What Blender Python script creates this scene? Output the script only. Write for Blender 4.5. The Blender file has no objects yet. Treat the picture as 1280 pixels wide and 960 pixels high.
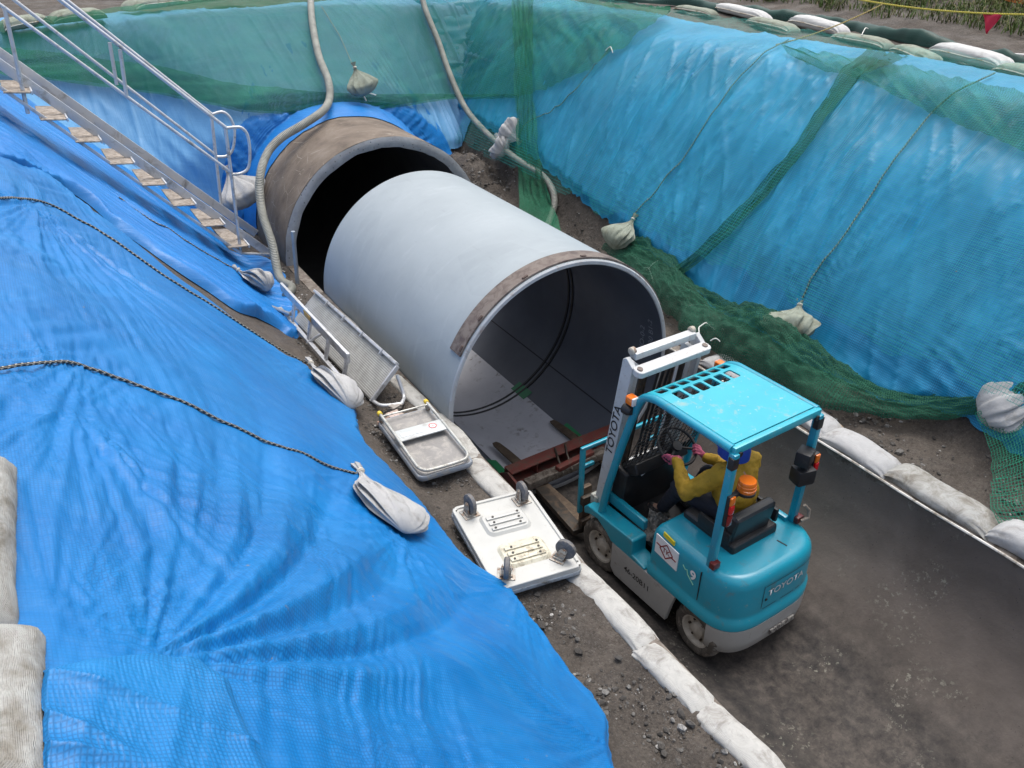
import bpy, bmesh, math, random
import numpy as np
from mathutils import Vector, Matrix
random.seed(7)
rng = np.random.default_rng(11)
PI = math.pi
SC = bpy.context.scene
COL = SC.collection
R = math.radians

# ------------------------------------------------------------------ camera (solved from the pipe rims)
CF, CYAW, CPIT = 1002.0, R(31.2), R(31.24)
CP = np.array([-3.994, -5.568, 4.151])
_fw = np.array([math.sin(CYAW) * math.cos(CPIT), math.cos(CYAW) * math.cos(CPIT), -math.sin(CPIT)])
_rt = np.array([math.cos(CYAW), -math.sin(CYAW), 0.0])
_up = np.cross(_rt, _fw)
cam = bpy.data.cameras.new('camera'); cam.sensor_width = 36; cam.lens = 36 * CF / 1280; cam.clip_end = 500; cam.clip_start = .05
camo = bpy.data.objects.new('camera', cam); COL.objects.link(camo)
camo.location = CP; camo.rotation_euler = (PI / 2 - CPIT, 0, -CYAW)
SC.camera = camo

def ray(x, y):
    return _fw + (x - 640) / CF * _rt - (y - 480) / CF * _up

def at(x, y, axis, v):
    """the point of the site seen at (x, y) of the survey photograph on the plane axis = v"""
    d = ray(x, y); t = (v - CP[axis]) / d[axis]
    return CP + t * d

# ------------------------------------------------------------------ noise
def _hash(ix, iy, seed):
    n = (ix.astype(np.int64) * 374761393 + iy.astype(np.int64) * 668265263 + seed * 1274126177) & 0xffffffff
    n = ((n ^ (n >> 13)) * 1274126177) & 0xffffffff
    n = (n ^ (n >> 16)) & 0xffffffff
    return n

def pn(x, y, seed=0):
    x = np.asarray(x, float); y = np.asarray(y, float)
    x, y = np.broadcast_arrays(x, y)
    ix = np.floor(x); iy = np.floor(y); fx = x - ix; fy = y - iy
    u = fx * fx * fx * (fx * (fx * 6 - 15) + 10); v = fy * fy * fy * (fy * (fy * 6 - 15) + 10)
    def g(dx, dy):
        a = _hash(ix + dx, iy + dy, seed) / 4294967296.0 * 2 * PI
        return np.cos(a) * (fx - dx) + np.sin(a) * (fy - dy)
    a = g(0, 0) * (1 - u) + g(1, 0) * u
    b = g(0, 1) * (1 - u) + g(1, 1) * u
    return (a * (1 - v) + b * v) * 1.5

def fbm(x, y, seed=0, o=4, gain=.5):
    s = 0; a = 1
    for i in range(o):
        s = s + a * pn(x * 2 ** i, y * 2 ** i, seed + i * 17); a *= gain
    return s

def ridge(x, y, seed=0, o=3, gain=.5):
    s = 0; a = 1
    for i in range(o):
        s = s + a * (1 - 2.2 * np.abs(pn(x * 2 ** i, y * 2 ** i, seed + i * 31))); a *= gain
    return s

def sstep(a, b, x):
    t = np.clip((x - a) / (b - a), 0, 1); return t * t * (3 - 2 * t)

# ------------------------------------------------------------------ terrain heights
def _sm(x, xs, zs, w=.12):
    return sum(np.interp(x + d, xs, zs) for d in (-w, -w / 2, 0, w / 2, w)) / 5

def h_right(x):
    return _sm(x, [2.35, 2.5, 2.72, 3.45, 4.1, 4.6, 5.3, 7, 9, 80], [0, .22, .7, 1.78, 2.36, 2.47, 2.5, 2.5, 2.75, 4])

def h_left(x):
    return _sm(-1.95 - x, [0, 2.3, 2.6, 3.2, 80], [0, 2.3, 2.44, 2.48, 2.6])

def h_back(x, y):
    yb = 6.65 - .78 * np.exp(-(np.abs(x / 1.95)) ** 4)
    k = np.exp(-(np.abs(x / 1.95)) ** 4)
    u = y - yb
    a = _sm(u, [0, 2.3, 2.9, 80], [0, 2.42, 2.5, 3], .1)
    b = _sm(u, [0, .45, 3.2, 80], [0, 1.52, 2.45, 3], .05)
    return a * (1 - k) + b * k

def H(x, y):
    x = np.asarray(x, float); y = np.asarray(y, float)
    mound = .55 * np.exp(-(((x - 2.25) / .55) ** 2 + ((y - 6.2) / .9) ** 2))
    return np.maximum(np.maximum(h_right(x), h_left(x)), np.maximum(h_back(x, y), mound))

def hit(px, py, off=0.0):
    d = ray(px, py)
    t = np.arange(1.5, 24, .01)
    P = CP[None] + t[:, None] * d[None]
    below = P[:, 2] < H(P[:, 0], P[:, 1]) + off
    i = int(np.argmax(below))
    a, b = t[i - 1], t[i]
    for _ in range(12):
        m = (a + b) / 2; p = CP + m * d
        if p[2] < float(H(p[0], p[1])) + off: b = m
        else: a = m
    return CP + b * d

def nrm(x, y):
    e = .04
    n = np.array([-(float(H(x + e, y)) - float(H(x - e, y))) / (2 * e), -(float(H(x, y + e)) - float(H(x, y - e))) / (2 * e), 1.0])
    return n / np.linalg.norm(n)

# ------------------------------------------------------------------ materials
MATS = {}
class NT:
    def __init__(s, name):
        s.m = bpy.data.materials.new(name); s.m.use_nodes = True
        s.t = s.m.node_tree; s.t.nodes.clear()
        s.out = s.n('ShaderNodeOutputMaterial')
        s.b = s.n('ShaderNodeBsdfPrincipled')
        s.l(s.b.outputs[0], s.out.inputs[0])
        s.tc = s.n('ShaderNodeTexCoord')
    def n(s, k, **kw):
        o = s.t.nodes.new(k)
        for a, v in kw.items(): setattr(o, a, v)
        return o
    def l(s, a, b): s.t.links.new(a, b)
    def noise(s, vec, scale, detail=4, rough=.55, dist=0):
        o = s.n('ShaderNodeTexNoise'); o.inputs['Scale'].default_value = scale; o.inputs['Detail'].default_value = detail
        o.inputs['Roughness'].default_value = rough; o.inputs['Distortion'].default_value = dist
        s.l(vec, o.inputs['Vector']); return o.outputs['Fac']
    def ramp(s, fac, stops):
        o = s.n('ShaderNodeValToRGB'); e = o.color_ramp.elements
        while len(e) < len(stops): e.new(.5)
        for i, (p, c) in enumerate(stops):
            e[i].position = p; e[i].color = (*c, 1) if len(c) == 3 else c
        s.l(fac, o.inputs[0]); return o.outputs[0]
    def mix(s, fac, a, b, mode='MIX'):
        o = s.n('ShaderNodeMix', data_type='RGBA', blend_type=mode)
        for v, i in ((fac, 0), (a, 6), (b, 7)):
            if hasattr(v, 'links') or hasattr(v, 'is_linked'): s.l(v, o.inputs[i])
            elif i == 0: o.inputs[0].default_value = v
            else: o.inputs[i].default_value = (*v, 1)
        return o.outputs[2]
    def math(s, op, a, b=None, c=None):
        o = s.n('ShaderNodeMath', operation=op)
        for i, v in enumerate((a, b, c)):
            if v is None: continue
            if isinstance(v, (int, float)): o.inputs[i].default_value = v
            else: s.l(v, o.inputs[i])
        return o.outputs[0]
    def bump(s, h, strength=.3, dist=.01, prev=None):
        o = s.n('ShaderNodeBump'); o.inputs['Strength'].default_value = strength; o.inputs['Distance'].default_value = dist
        s.l(h, o.inputs['Height'])
        if prev is not None: s.l(prev, o.inputs['Normal'])
        return o.outputs[0]
    def set(s, **kw):
        for k, v in kw.items():
            i = s.b.inputs[k.replace('_', ' ')]
            if isinstance(v, (int, float)): i.default_value = v
            elif isinstance(v, tuple): i.default_value = (*v, 1) if len(v) == 3 else v
            else: s.l(v, i)

def pm(name, col, rough=.5, metal=0, dirt=None, dirt_amt=.5, scale=3.0, var=.15, bump=0, bscale=40, spec=.5, coat=0, speck=None, speck_scale=60):
    if name in MATS: return MATS[name]
    t = NT(name); v = t.tc.outputs['Object']
    f = t.noise(v, scale, 5)
    c = t.ramp(f, [(.3, tuple(x * (1 - var) for x in col)), (.7, tuple(min(1, x * (1 + var)) for x in col))])
    if dirt:
        g = t.noise(v, scale * 2.3, 8, .7, .6)
        k = t.ramp(g, [(.62 - dirt_amt * .3, (0, 0, 0)), (.78 - dirt_amt * .3, (1, 1, 1))])
        c = t.mix(k, c, dirt)
        t.set(Roughness=t.math('ADD', t.math('MULTIPLY', k, .25), rough))
    else:
        t.set(Roughness=rough)
    if speck:
        g = t.noise(v, speck_scale, 3, .6)
        k = t.ramp(g, [(.66, (0, 0, 0)), (.72, (1, 1, 1))])
        c = t.mix(k, c, speck)
    t.set(Base_Color=c, Metallic=metal, Specular_IOR_Level=spec)
    if coat: t.set(Coat_Weight=coat, Coat_Roughness=.15)
    if bump: t.set(Normal=t.bump(t.noise(v, bscale, 6, .65), bump, .01))
    MATS[name] = t.m
    return t.m

def tarp_mat(name, col, col2, rough=.42, weave=.0145, wv=.35, dusty=.12, crump=.16):
    if name in MATS: return MATS[name]
    t = NT(name); uv = t.tc.outputs['UV']; ob = t.tc.outputs['Object']
    sx = t.n('ShaderNodeSeparateXYZ'); t.l(uv, sx.inputs[0])
    def line(s_, p):
        a = t.math('SINE', t.math('MULTIPLY', s_, 2 * PI / p))
        return t.math('POWER', t.math('ABSOLUTE', a), 6)
    gx = line(sx.outputs[0], weave * 2); gy = line(sx.outputs[1], weave * 2)
    g = t.math('MAXIMUM', gx, gy)
    # weave shows in patches where the sheet is stretched
    patch = t.ramp(t.noise(ob, .9, 3, .5), [(.38, (.25,) * 3), (.62, (1,) * 3)])
    wf = t.math('MULTIPLY', t.math('MULTIPLY', g, wv), patch)
    base = t.ramp(t.noise(ob, 1.3, 6, .6, .8), [(.3, col), (.72, col2)])
    base = t.mix(wf, base, tuple(x * .45 for x in col))
    # rubbed, dusty streaks
    mp = t.n('ShaderNodeMapping'); mp.inputs['Scale'].default_value = (1, 5, 5); t.l(ob, mp.inputs[0])
    st = t.ramp(t.noise(mp.outputs[0], 2.2, 8, .68, .4), [(.52, (0,) * 3), (.85, (dusty,) * 3)])
    base = t.mix(st, base, (.16, .36, .58))
    # mud flecks
    sp = t.math('MULTIPLY', t.ramp(t.noise(ob, 26, 4, .6), [(.68, (0,) * 3), (.72, (1,) * 3)]), t.ramp(t.noise(ob, 1.6, 2), [(.52, (0,) * 3), (.62, (.8,) * 3)]))
    base = t.mix(sp, base, (.19, .175, .145))
    t.set(Base_Color=base, Specular_IOR_Level=.45, Roughness=t.ramp(t.noise(ob, 5, 4), [(.3, (rough - .07,) * 3), (.7, (rough + .12,) * 3)]))
    b1 = None
    mp2 = t.n('ShaderNodeMapping'); mp2.inputs['Scale'].default_value = (22, 1.1, 1); mp2.inputs['Rotation'].default_value = (0, 0, .10); t.l(uv, mp2.inputs[0])
    n2 = t.noise(mp2.outputs[0], 1.0, 6, .6, .15)
    mp3 = t.n('ShaderNodeMapping'); mp3.inputs['Scale'].default_value = (1.6, 16, 1); mp3.inputs['Rotation'].default_value = (0, 0, -.35); t.l(uv, mp3.inputs[0])
    n3_ = t.noise(mp3.outputs[0], 1.0, 6, .6, .15)
    b2 = t.bump(t.math('ADD', n2, t.math('MULTIPLY', n3_, .6)), crump, .03, b1)
    t.set(Normal=b2)
    MATS[name] = t.m
    return t.m

def net_mat(name, col, pitch=.03, cover=.25, film=.0, rough=.5):
    """knotted mesh: threads on a square grid of the given pitch, holes see-through"""
    if name in MATS: return MATS[name]
    t = NT(name); uv = t.tc.outputs['UV']; ob = t.tc.outputs['Object']
    sx = t.n('ShaderNodeSeparateXYZ'); t.l(uv, sx.inputs[0])
    def line(s_):
        f = t.math('FRACT', t.math('MULTIPLY', s_, 1 / pitch))
        return t.math('LESS_THAN', f, cover)
    g = t.math('MAXIMUM', line(sx.outputs[0]), line(sx.outputs[1]))
    c = t.ramp(t.noise(ob, 2.5, 4), [(.3, tuple(x * .8 for x in col)), (.7, tuple(x * 1.2 for x in col))])
    t.set(Base_Color=c, Roughness=rough, Specular_IOR_Level=.4)
    tr = t.n('ShaderNodeBsdfTransparent'); mx = t.n('ShaderNodeMixShader')
    fac = t.math('MAXIMUM', g, film)
    t.l(fac, mx.inputs[0]); t.l(tr.outputs[0], mx.inputs[1]); t.l(t.b.outputs[0], mx.inputs[2]); t.l(mx.outputs[0], t.out.inputs[0])
    MATS[name] = t.m
    return t.m

def rope_mat(name, a, b, turns=28.0):
    if name in MATS: return MATS[name]
    t = NT(name); uv = t.tc.outputs['UV']
    sx = t.n('ShaderNodeSeparateXYZ'); t.l(uv, sx.inputs[0])
    ph = t.math('ADD', t.math('MULTIPLY', sx.outputs[1], turns), sx.outputs[0])
    s_ = t.math('SINE', t.math('MULTIPLY', ph, 2 * PI))
    k = t.ramp(s_, [(.35, (0,) * 3), (.6, (1,) * 3)])
    t.set(Base_Color=t.mix(k, a, b), Roughness=.75, Normal=t.bump(s_, .6, .01))
    MATS[name] = t.m
    return t.m

def soil_mat(name='soil', a=(.052, .043, .036), b=(.135, .114, .095), c3=(.24, .22, .195)):
    if name in MATS: return MATS[name]
    t = NT(name); ob = t.tc.outputs['Object']
    c = t.ramp(t.noise(ob, 2.2, 8, .65, .5), [(.3, a), (.7, b)])
    f = t.noise(ob, 34, 5, .7)
    c = t.mix(t.ramp(f, [(.35, (.55,) * 3), (.5, (0,) * 3)]), c, tuple(x * .5 for x in a))
    c = t.mix(t.ramp(f, [(.6, (0,) * 3), (.75, (.7,) * 3)]), c, c3)
    v = t.n('ShaderNodeTexVoronoi'); v.inputs['Scale'].default_value = 55; t.l(ob, v.inputs['Vector'])
    c = t.mix(t.ramp(v.outputs['Distance'], [(.18, (.35,) * 3), (.3, (0,) * 3)]), c, (.20, .19, .175))
    t.set(Base_Color=c, Roughness=t.ramp(t.noise(ob, 3, 4), [(.35, (.55,) * 3), (.6, (.95,) * 3)]), Specular_IOR_Level=.35)
    b1 = t.bump(t.noise(ob, 16, 9, .75), .9, .05)
    t.set(Normal=t.bump(v.outputs['Distance'], .4, .012, b1))
    MATS[name] = t.m
    return t.m

# ------------------------------------------------------------------ mesh building
class MB:
    def __init__(s): s.v = []; s.f = []; s.uv = []; s.smooth = []
    def add(s, V, F, smooth=False, UV=None):
        o = len(s.v); s.v += [tuple(map(float, p)) for p in V]
        for i, f in enumerate(F):
            s.f.append([o + k for k in f]); s.smooth.append(smooth)
            s.uv.append([UV[k] for k in f] if UV is not None else [(0, 0)] * len(f))
        return s
    def box(s, c, d, rot=None, bev=.0, seg=2, mat=None):
        bm = bmesh.new(); bmesh.ops.create_cube(bm, size=1)
        for v in bm.verts: v.co = Vector((v.co.x * d[0], v.co.y * d[1], v.co.z * d[2]))
        if bev > 0:
            bmesh.ops.bevel(bm, geom=list(bm.edges), offset=min(bev, min(d) * .45), segments=seg, affect='EDGES', profile=.6)
        M = Matrix.Translation(Vector(c)) @ (rot.to_4x4() if rot is not None else Matrix.Identity(4))
        s.bm(bm, M, bev > 0); return s
    def bm(s, bm, M=None, smooth=False):
        bm.verts.index_update()
        V = [(M @ v.co) if M is not None else v.co.copy() for v in bm.verts]
        s.add(V, [[v.index for v in f.verts] for f in bm.faces], smooth); bm.free()
    def tube(s, P, r, n=10, closed=False, caps=True, vscale=1.0):
        P = [np.array(p, float) for p in P]; m = len(P)
        rr = r if isinstance(r, (list, tuple, np.ndarray)) else [r] * m
        T = []
        for i in range(m):
            a = P[(i - 1) % m] if (closed or i > 0) else P[i]; b = P[(i + 1) % m] if (closed or i < m - 1) else P[i]
            d = b - a; T.append(d / (np.linalg.norm(d) + 1e-12))
        ref = np.array([0, 0, 1.]) if abs(T[0][2]) < .9 else np.array([1., 0, 0])
        u = np.cross(T[0], ref); u /= np.linalg.norm(u)
        V = []; UV = []; L = 0
        for i in range(m):
            if i: L += np.linalg.norm(P[i] - P[i - 1])
            u = u - T[i] * (u @ T[i]); u /= np.linalg.norm(u) + 1e-12
            w = np.cross(T[i], u)
            for k in range(n):
                a = 2 * PI * k / n
                V.append(P[i] + rr[i] * (math.cos(a) * u + math.sin(a) * w)); UV.append((k / n, L * vscale))
        F = []
        for i in range(m if closed else m - 1):
            j = (i + 1) % m
            for k in range(n):
                k2 = (k + 1) % n
                F.append((i * n + k, i * n + k2, j * n + k2, j * n + k))
        if caps and not closed:
            F.append(tuple(range(n - 1, -1, -1))); F.append(tuple((m - 1) * n + k for k in range(n)))
        s.add(V, F, True, UV); return s
    def loft(s, rings, caps=True, smooth=True, closed=True):
        n = len(rings[0]); V = [p for r_ in rings for p in r_]; F = []
        for i in range(len(rings) - 1):
            for k in range(n if closed else n - 1):
                k2 = (k + 1) % n
                F.append((i * n + k, i * n + k2, (i + 1) * n + k2, (i + 1) * n + k))
        if caps: F.append(tuple(range(n - 1, -1, -1))); F.append(tuple((len(rings) - 1) * n + k for k in range(n)))
        s.add(V, F, smooth); return s
    def lathe(s, prof, n=40, axis='X', c=(0, 0, 0), closed=False, caps=True):
        """prof: (offset along axis, radius)"""
        rings = []
        for a, r_ in prof:
            ring = []
            for k in range(n):
                t = 2 * PI * k / n
                q = (a, r_ * math.cos(t), r_ * math.sin(t)) if axis == 'X' else ((r_ * math.cos(t), a, r_ * math.sin(t)) if axis == 'Y' else (r_ * math.cos(t), r_ * math.sin(t), a))
                ring.append((q[0] + c[0], q[1] + c[1], q[2] + c[2]))
            rings.append(ring)
        if closed: rings.append(rings[0])
        s.loft(rings, caps and not closed); return s
    def prism(s, pts, axis, a, b, smooth=False):
        """polygon in the plane across axis, from a to b"""
        def P(q, h):
            return (h, q[0], q[1]) if axis == 0 else ((q[0], h, q[1]) if axis == 1 else (q[0], q[1], h))
        n = len(pts); V = [P(q, a) for q in pts] + [P(q, b) for q in pts]
        F = [tuple(range(n - 1, -1, -1)), tuple(range(n, 2 * n))] + [(k, (k + 1) % n, n + (k + 1) % n, n + k) for k in range(n)]
        s.add(V, F, smooth); return s
    def build(s, name, mat, parent=None, autosmooth=35, solid=None, bevel=0):
        me = bpy.data.meshes.new(name); me.from_pydata(s.v, [], s.f)
        me.polygons.foreach_set('use_smooth', s.smooth)
        ul = me.uv_layers.new(name='UVMap')
        ul.data.foreach_set('uv', [c for f in s.uv for q in f for c in q])
        me.materials.append(mat); me.validate(); me.update()
        bm = bmesh.new(); bm.from_mesh(me); bmesh.ops.recalc_face_normals(bm, faces=bm.faces)
        for e in bm.edges:
            if len(e.link_faces) == 2 and e.calc_face_angle(0) > R(autosmooth): e.smooth = False
        bm.to_mesh(me); bm.free()
        o = bpy.data.objects.new(name, me); COL.objects.link(o)
        if parent is not None: o.parent = parent
        if bevel:
            m = o.modifiers.new('bevel', 'BEVEL'); m.width = bevel; m.segments = 2; m.limit_method = 'ANGLE'; m.angle_limit = R(40)
        if solid:
            m = o.modifiers.new('solid', 'SOLIDIFY'); m.thickness = solid; m.offset = 0
        return o

def grid_obj(name, P, mat, parent=None, uv=None, smooth=True):
    ny, nx = P.shape[:2]
    me = bpy.data.meshes.new(name)
    idx = np.arange(ny * nx).reshape(ny, nx)
    F = np.stack([idx[:-1, :-1], idx[:-1, 1:], idx[1:, 1:], idx[1:, :-1]], -1).reshape(-1, 4)
    me.vertices.add(ny * nx); me.vertices.foreach_set('co', P.reshape(-1).astype(np.float32))
    me.loops.add(F.size); me.loops.foreach_set('vertex_index', F.reshape(-1).astype(np.int32))
    me.polygons.add(len(F)); me.polygons.foreach_set('loop_start', np.arange(0, F.size, 4, dtype=np.int32))
    me.update(calc_edges=True)
    me.polygons.foreach_set('use_smooth', np.full(len(F), smooth))
    if uv is None:
        du = np.concatenate([np.zeros((ny, 1)), np.cumsum(np.linalg.norm(np.diff(P, axis=1), axis=2), 1)], 1)
        dv = np.concatenate([np.zeros((1, nx)), np.cumsum(np.linalg.norm(np.diff(P, axis=0), axis=2), 0)], 0)
        uv = np.stack([du, dv], -1)
    ul = me.uv_layers.new(name='UVMap')
    ul.data.foreach_set('uv', uv.reshape(-1, 2)[F.reshape(-1)].reshape(-1).astype(np.float32))
    me.materials.append(mat); me.validate()
    o = bpy.data.objects.new(name, me); COL.objects.link(o)
    if parent is not None: o.parent = parent
    return o

def Hn(x, y):
    e = .03; x, y = np.broadcast_arrays(x, y)
    n = np.stack([-(H(x + e, y) - H(x - e, y)) / (2 * e), -(H(x, y + e) - H(x, y - e)) / (2 * e), np.ones_like(x)], -1)
    return n / np.linalg.norm(n, axis=-1, keepdims=True)

def grid_normals(P):
    a = np.gradient(P, axis=1); b = np.gradient(P, axis=0)
    n = np.cross(a, b); n /= np.linalg.norm(n, axis=2, keepdims=True) + 1e-9
    n[n[..., 2] < 0] *= -1
    return n

def tag(o, label, cat, group=None, kind=None):
    if label: o['label'] = label
    if cat: o['category'] = cat
    if group: o['group'] = group
    if kind: o['kind'] = kind
    return o

def empty(name, loc, rz=0, rot=None):
    o = bpy.data.objects.new(name, None); COL.objects.link(o)
    o.location = loc; o.rotation_euler = rot if rot else (0, 0, rz); o.empty_display_size = .2
    return o

def text(name, s, size, origin, right, up, mat, parent, extrude=.001, warp=None, bold=.0, mirror=False, xs=1.0):
    cu = bpy.data.curves.new(name, 'FONT'); cu.body = s; cu.size = size; cu.extrude = 0; cu.offset = bold
    cu.align_x = 'CENTER'; cu.align_y = 'CENTER'
    tmp = bpy.data.objects.new('tmp', cu); COL.objects.link(tmp)
    bpy.context.view_layer.update()
    me = bpy.data.meshes.new_from_object(tmp.evaluated_get(bpy.context.evaluated_depsgraph_get()))
    bpy.data.objects.remove(tmp)
    right = Vector(right).normalized(); up = Vector(up).normalized(); O = Vector(origin)
    for v in me.vertices:
        q = O + right * v.co.x * xs + up * v.co.y
        if warp: q = Vector(warp(q))
        v.co = q
    me.materials.clear(); me.materials.append(mat); me.name = name
    o = bpy.data.objects.new(name, me); COL.objects.link(o); o.parent = parent
    return o

# ------------------------------------------------------------------ world and light
w = bpy.data.worlds.new('World'); SC.world = w; w.use_nodes = True
nt = w.node_tree; bg = nt.nodes['Background']
sky = nt.nodes.new('ShaderNodeTexSky'); sky.sky_type = 'NISHITA'; sky.sun_disc = False
SUN_EL, SUN_AZ = R(73), R(62)          # azimuth measured from +Y towards +X
sky.sun_elevation = SUN_EL; sky.sun_rotation = SUN_AZ; sky.dust_density = 5; sky.air_density = 1.0; sky.ozone_density = 1.0
hs = nt.nodes.new('ShaderNodeHueSaturation'); hs.inputs['Saturation'].default_value = .45
nt.links.new(sky.outputs[0], hs.inputs['Color']); nt.links.new(hs.outputs[0], bg.inputs[0])
bg.inputs[1].default_value = .15
sl = bpy.data.lights.new('sun', 'SUN'); sl.energy = 1.0; sl.angle = R(40); sl.color = (1, .97, .92)
so = bpy.data.objects.new('sun', sl); COL.objects.link(so)
sd = Vector((math.sin(SUN_AZ) * math.cos(SUN_EL), math.cos(SUN_AZ) * math.cos(SUN_EL), math.sin(SUN_EL)))
so.rotation_euler = sd.to_track_quat('Z', 'Y').to_euler(); so.location = sd * 30
SC.view_settings.view_transform = 'Standard'; SC.view_settings.look = 'None'; SC.view_settings.gamma = 1; SC.view_settings.exposure = .74
SC.cycles.max_bounces = 8; SC.cycles.transparent_max_bounces = 12

# ================================================================== THE PIT
AX, AZ, RI, RO = .03, .01, 1.335, 1.476          # old pipe: axis and radii
def hits(px, off=0.0):
    px = np.asarray(px, float).reshape(-1, 2); out = np.empty((len(px), 3))
    for i0 in range(0, len(px), 400):
        q = px[i0:i0 + 400]
        d = _fw[None] + ((q[:, 0] - 640) / CF)[:, None] * _rt - ((q[:, 1] - 480) / CF)[:, None] * _up
        t = np.arange(1.2, 26, .06)
        P = CP + t[None, :, None] * d[:, None, :]
        bl = P[..., 2] < H(P[..., 0], P[..., 1]) + off
        k = np.maximum(np.argmax(bl, 1), 1)
        k = np.where(bl.any(1), k, len(t) - 1)
        a = t[k - 1].copy(); b = t[k].copy()
        for _ in range(9):
            m = (a + b) / 2; p = CP + m[:, None] * d
            lo = p[:, 2] < H(p[:, 0], p[:, 1]) + off
            b = np.where(lo, m, b); a = np.where(lo, a, m)
        out[i0:i0 + 400] = CP + b[:, None] * d
    return out

def poly(pts, n):
    pts = np.asarray(pts, float); L = np.concatenate([[0], np.cumsum(np.linalg.norm(np.diff(pts, axis=0), axis=1))])
    t = np.linspace(0, L[-1], n)
    return np.stack([np.interp(t, L, pts[:, k]) for k in range(pts.shape[1])], 1)

def smooth_poly(pts, n, it=2):
    p = poly(pts, n)
    for _ in range(it * max(1, n // 12)):
        p[1:-1] = (p[:-2] + 2 * p[1:-1] + p[2:]) / 4
    return p

def ruled(A, B, na, nb, off):
    a = poly(A, na); b = poly(B, na)
    s_ = np.linspace(0, 1, nb)[None, :, None]
    q = a[:, None] * (1 - s_) + b[:, None] * s_
    return hits(q.reshape(-1, 2), off).reshape(na, nb, 3)

SOIL = soil_mat()
# ground: one sheet out to the horizon, sunk under the trough
def axis_pts(segs):
    out = []
    for a, b, st in segs: out.append(np.arange(a, b - 1e-6, st))
    out.append([segs[-1][1]]); return np.concatenate(out)
xs = np.concatenate([[-150, -90, -50, -30, -20, -14, -10, -7.5], axis_pts([(-6, -2.4, .12), (-2.4, -1.345, .035)]), [-1.3449], axis_pts([(-1.34, 1.40, .274)]), [1.4049],
                     axis_pts([(1.405, 3.3, .035), (3.3, 6.2, .1), (6.2, 12, .3)]), [14, 17, 22, 30, 50, 90, 150]])
ys = np.concatenate([[-150, -90, -50, -30, -22, -16, -12], axis_pts([(-9, -5, .1), (-5, 2.2, .035), (2.2, 10, .06)]), [11, 12.5, 14, 17, 22, 30, 50, 90, 150]])
X, Y = np.meshgrid(xs, ys)
Zs = H(X, Y)
bench = 1 - sstep(.05, .35, Zs)
crest = sstep(4.9, 5.4, X)
rough = fbm(X * 2.2, Y * 2.2, 3, 5, .6)
Zg = Zs - .035 * (1 - bench) * (1 - crest) + bench * (.022 * rough + .012 * fbm(X * 11, Y * 11, 9, 3)) + crest * .05 * fbm(X * 1.1, Y * 1.1, 5, 4)
mound_m = np.exp(-(((X - 2.25) / .8) ** 2 + ((Y - 6.2) / 1.1) ** 2))
Zg += mound_m * (.06 * fbm(X * 4, Y * 4, 21, 4)) 
inhole = (X > -1.3448) & (X < 1.4048) & (Y < 6.5)
Zg = np.where(inhole, -1.75, Zg)
Pg = np.stack([X, Y, Zg], -1)
g = grid_obj('ground', Pg, SOIL)
# open the sheet where the old pipe's bore runs under the bank
bm = bmesh.new(); bm.from_mesh(g.data)
dead = [f for f in bm.faces if 4.3 < f.calc_center_median().y < 30 and math.hypot(f.calc_center_median().x - AX, f.calc_center_median().z - AZ) < 1.41]
bmesh.ops.delete(bm, geom=dead, context='FACES'); bm.to_mesh(g.data); bm.free()
tag(g, None, None, kind='structure')

# gravel and clods on both benches
def stones(name, spots, mat, seed=1):
    rs = np.random.default_rng(seed)
    bm = bmesh.new(); bmesh.ops.create_icosphere(bm, subdivisions=1, radius=1)
    bv = np.array([v.co[:] for v in bm.verts]); bm.verts.index_update(); bf = np.array([[v.index for v in f.verts] for f in bm.faces]); bm.free()
    n = len(spots); m = len(bv)
    V = np.repeat(bv[None], n, 0) * (1 + rs.normal(0, .16, (n, m, 1)))
    sc = np.array([s_[3] for s_ in spots])[:, None, None] * rs.uniform(.55, 1.25, (n, 1, 3)) * np.array([1, 1, .7])
    V = V * sc
    a = rs.uniform(0, 2 * PI, n); ca, sa = np.cos(a), np.sin(a)
    Vx = V[..., 0] * ca[:, None] - V[..., 1] * sa[:, None]; Vy = V[..., 0] * sa[:, None] + V[..., 1] * ca[:, None]
    V = np.stack([Vx, Vy, V[..., 2]], -1) + np.array([s_[:3] for s_ in spots])[:, None, :]
    F = (bf[None] + (np.arange(n) * m)[:, None, None]).reshape(-1, 3)
    me = bpy.data.meshes.new(name); me.from_pydata(V.reshape(-1, 3).tolist(), [], F.tolist()); me.materials.append(mat)
    o = bpy.data.objects.new(name, me); COL.objects.link(o); return o
t = NT('stone'); geo = t.n('ShaderNodeNewGeometry')
c = t.ramp(geo.outputs['Random Per Island'], [(0, (.03, .027, .024)), (.45, (.085, .078, .07)), (.8, (.17, .165, .155)), (.93, (.30, .29, .27)), (1, (.42, .41, .39))])
c = t.mix(t.ramp(t.noise(t.tc.outputs['Object'], 30, 5), [(.4, (.6,) * 3), (.6, (0,) * 3)]), c, (.04, .034, .028))
t.set(Base_Color=c, Roughness=.85, Normal=t.bump(t.noise(t.tc.outputs['Object'], 60, 6, .7), .6, .008))
STONE = t.m
spots = []
def gz(x, y): return float(H(x, y))
def scatter(n, x0, x1, y0, y1, smin, smax, clump=True):
    k = 0
    while k < n:
        x, y = random.uniform(x0, x1), random.uniform(y0, y1)
        if clump and float(pn(x * 2.3, y * 2.3, 77)) < random.uniform(-.5, .45): continue
        z = gz(x, y)
        if z > .7: continue
        s_ = smin * (smax / smin) ** (random.random() ** 2.6)
        spots.append((x, y, z + s_ * .15, s_)); k += 1
scatter(6500, -2.05, -1.46, -6, 5.0, .004, .020)
scatter(130, -1.98, -1.5, -5, 1, .016, .036)
scatter(3800, 1.62, 2.6, -5, 6.0, .005, .026)
scatter(140, 1.75, 2.5, -4, 2, .02, .048)
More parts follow.
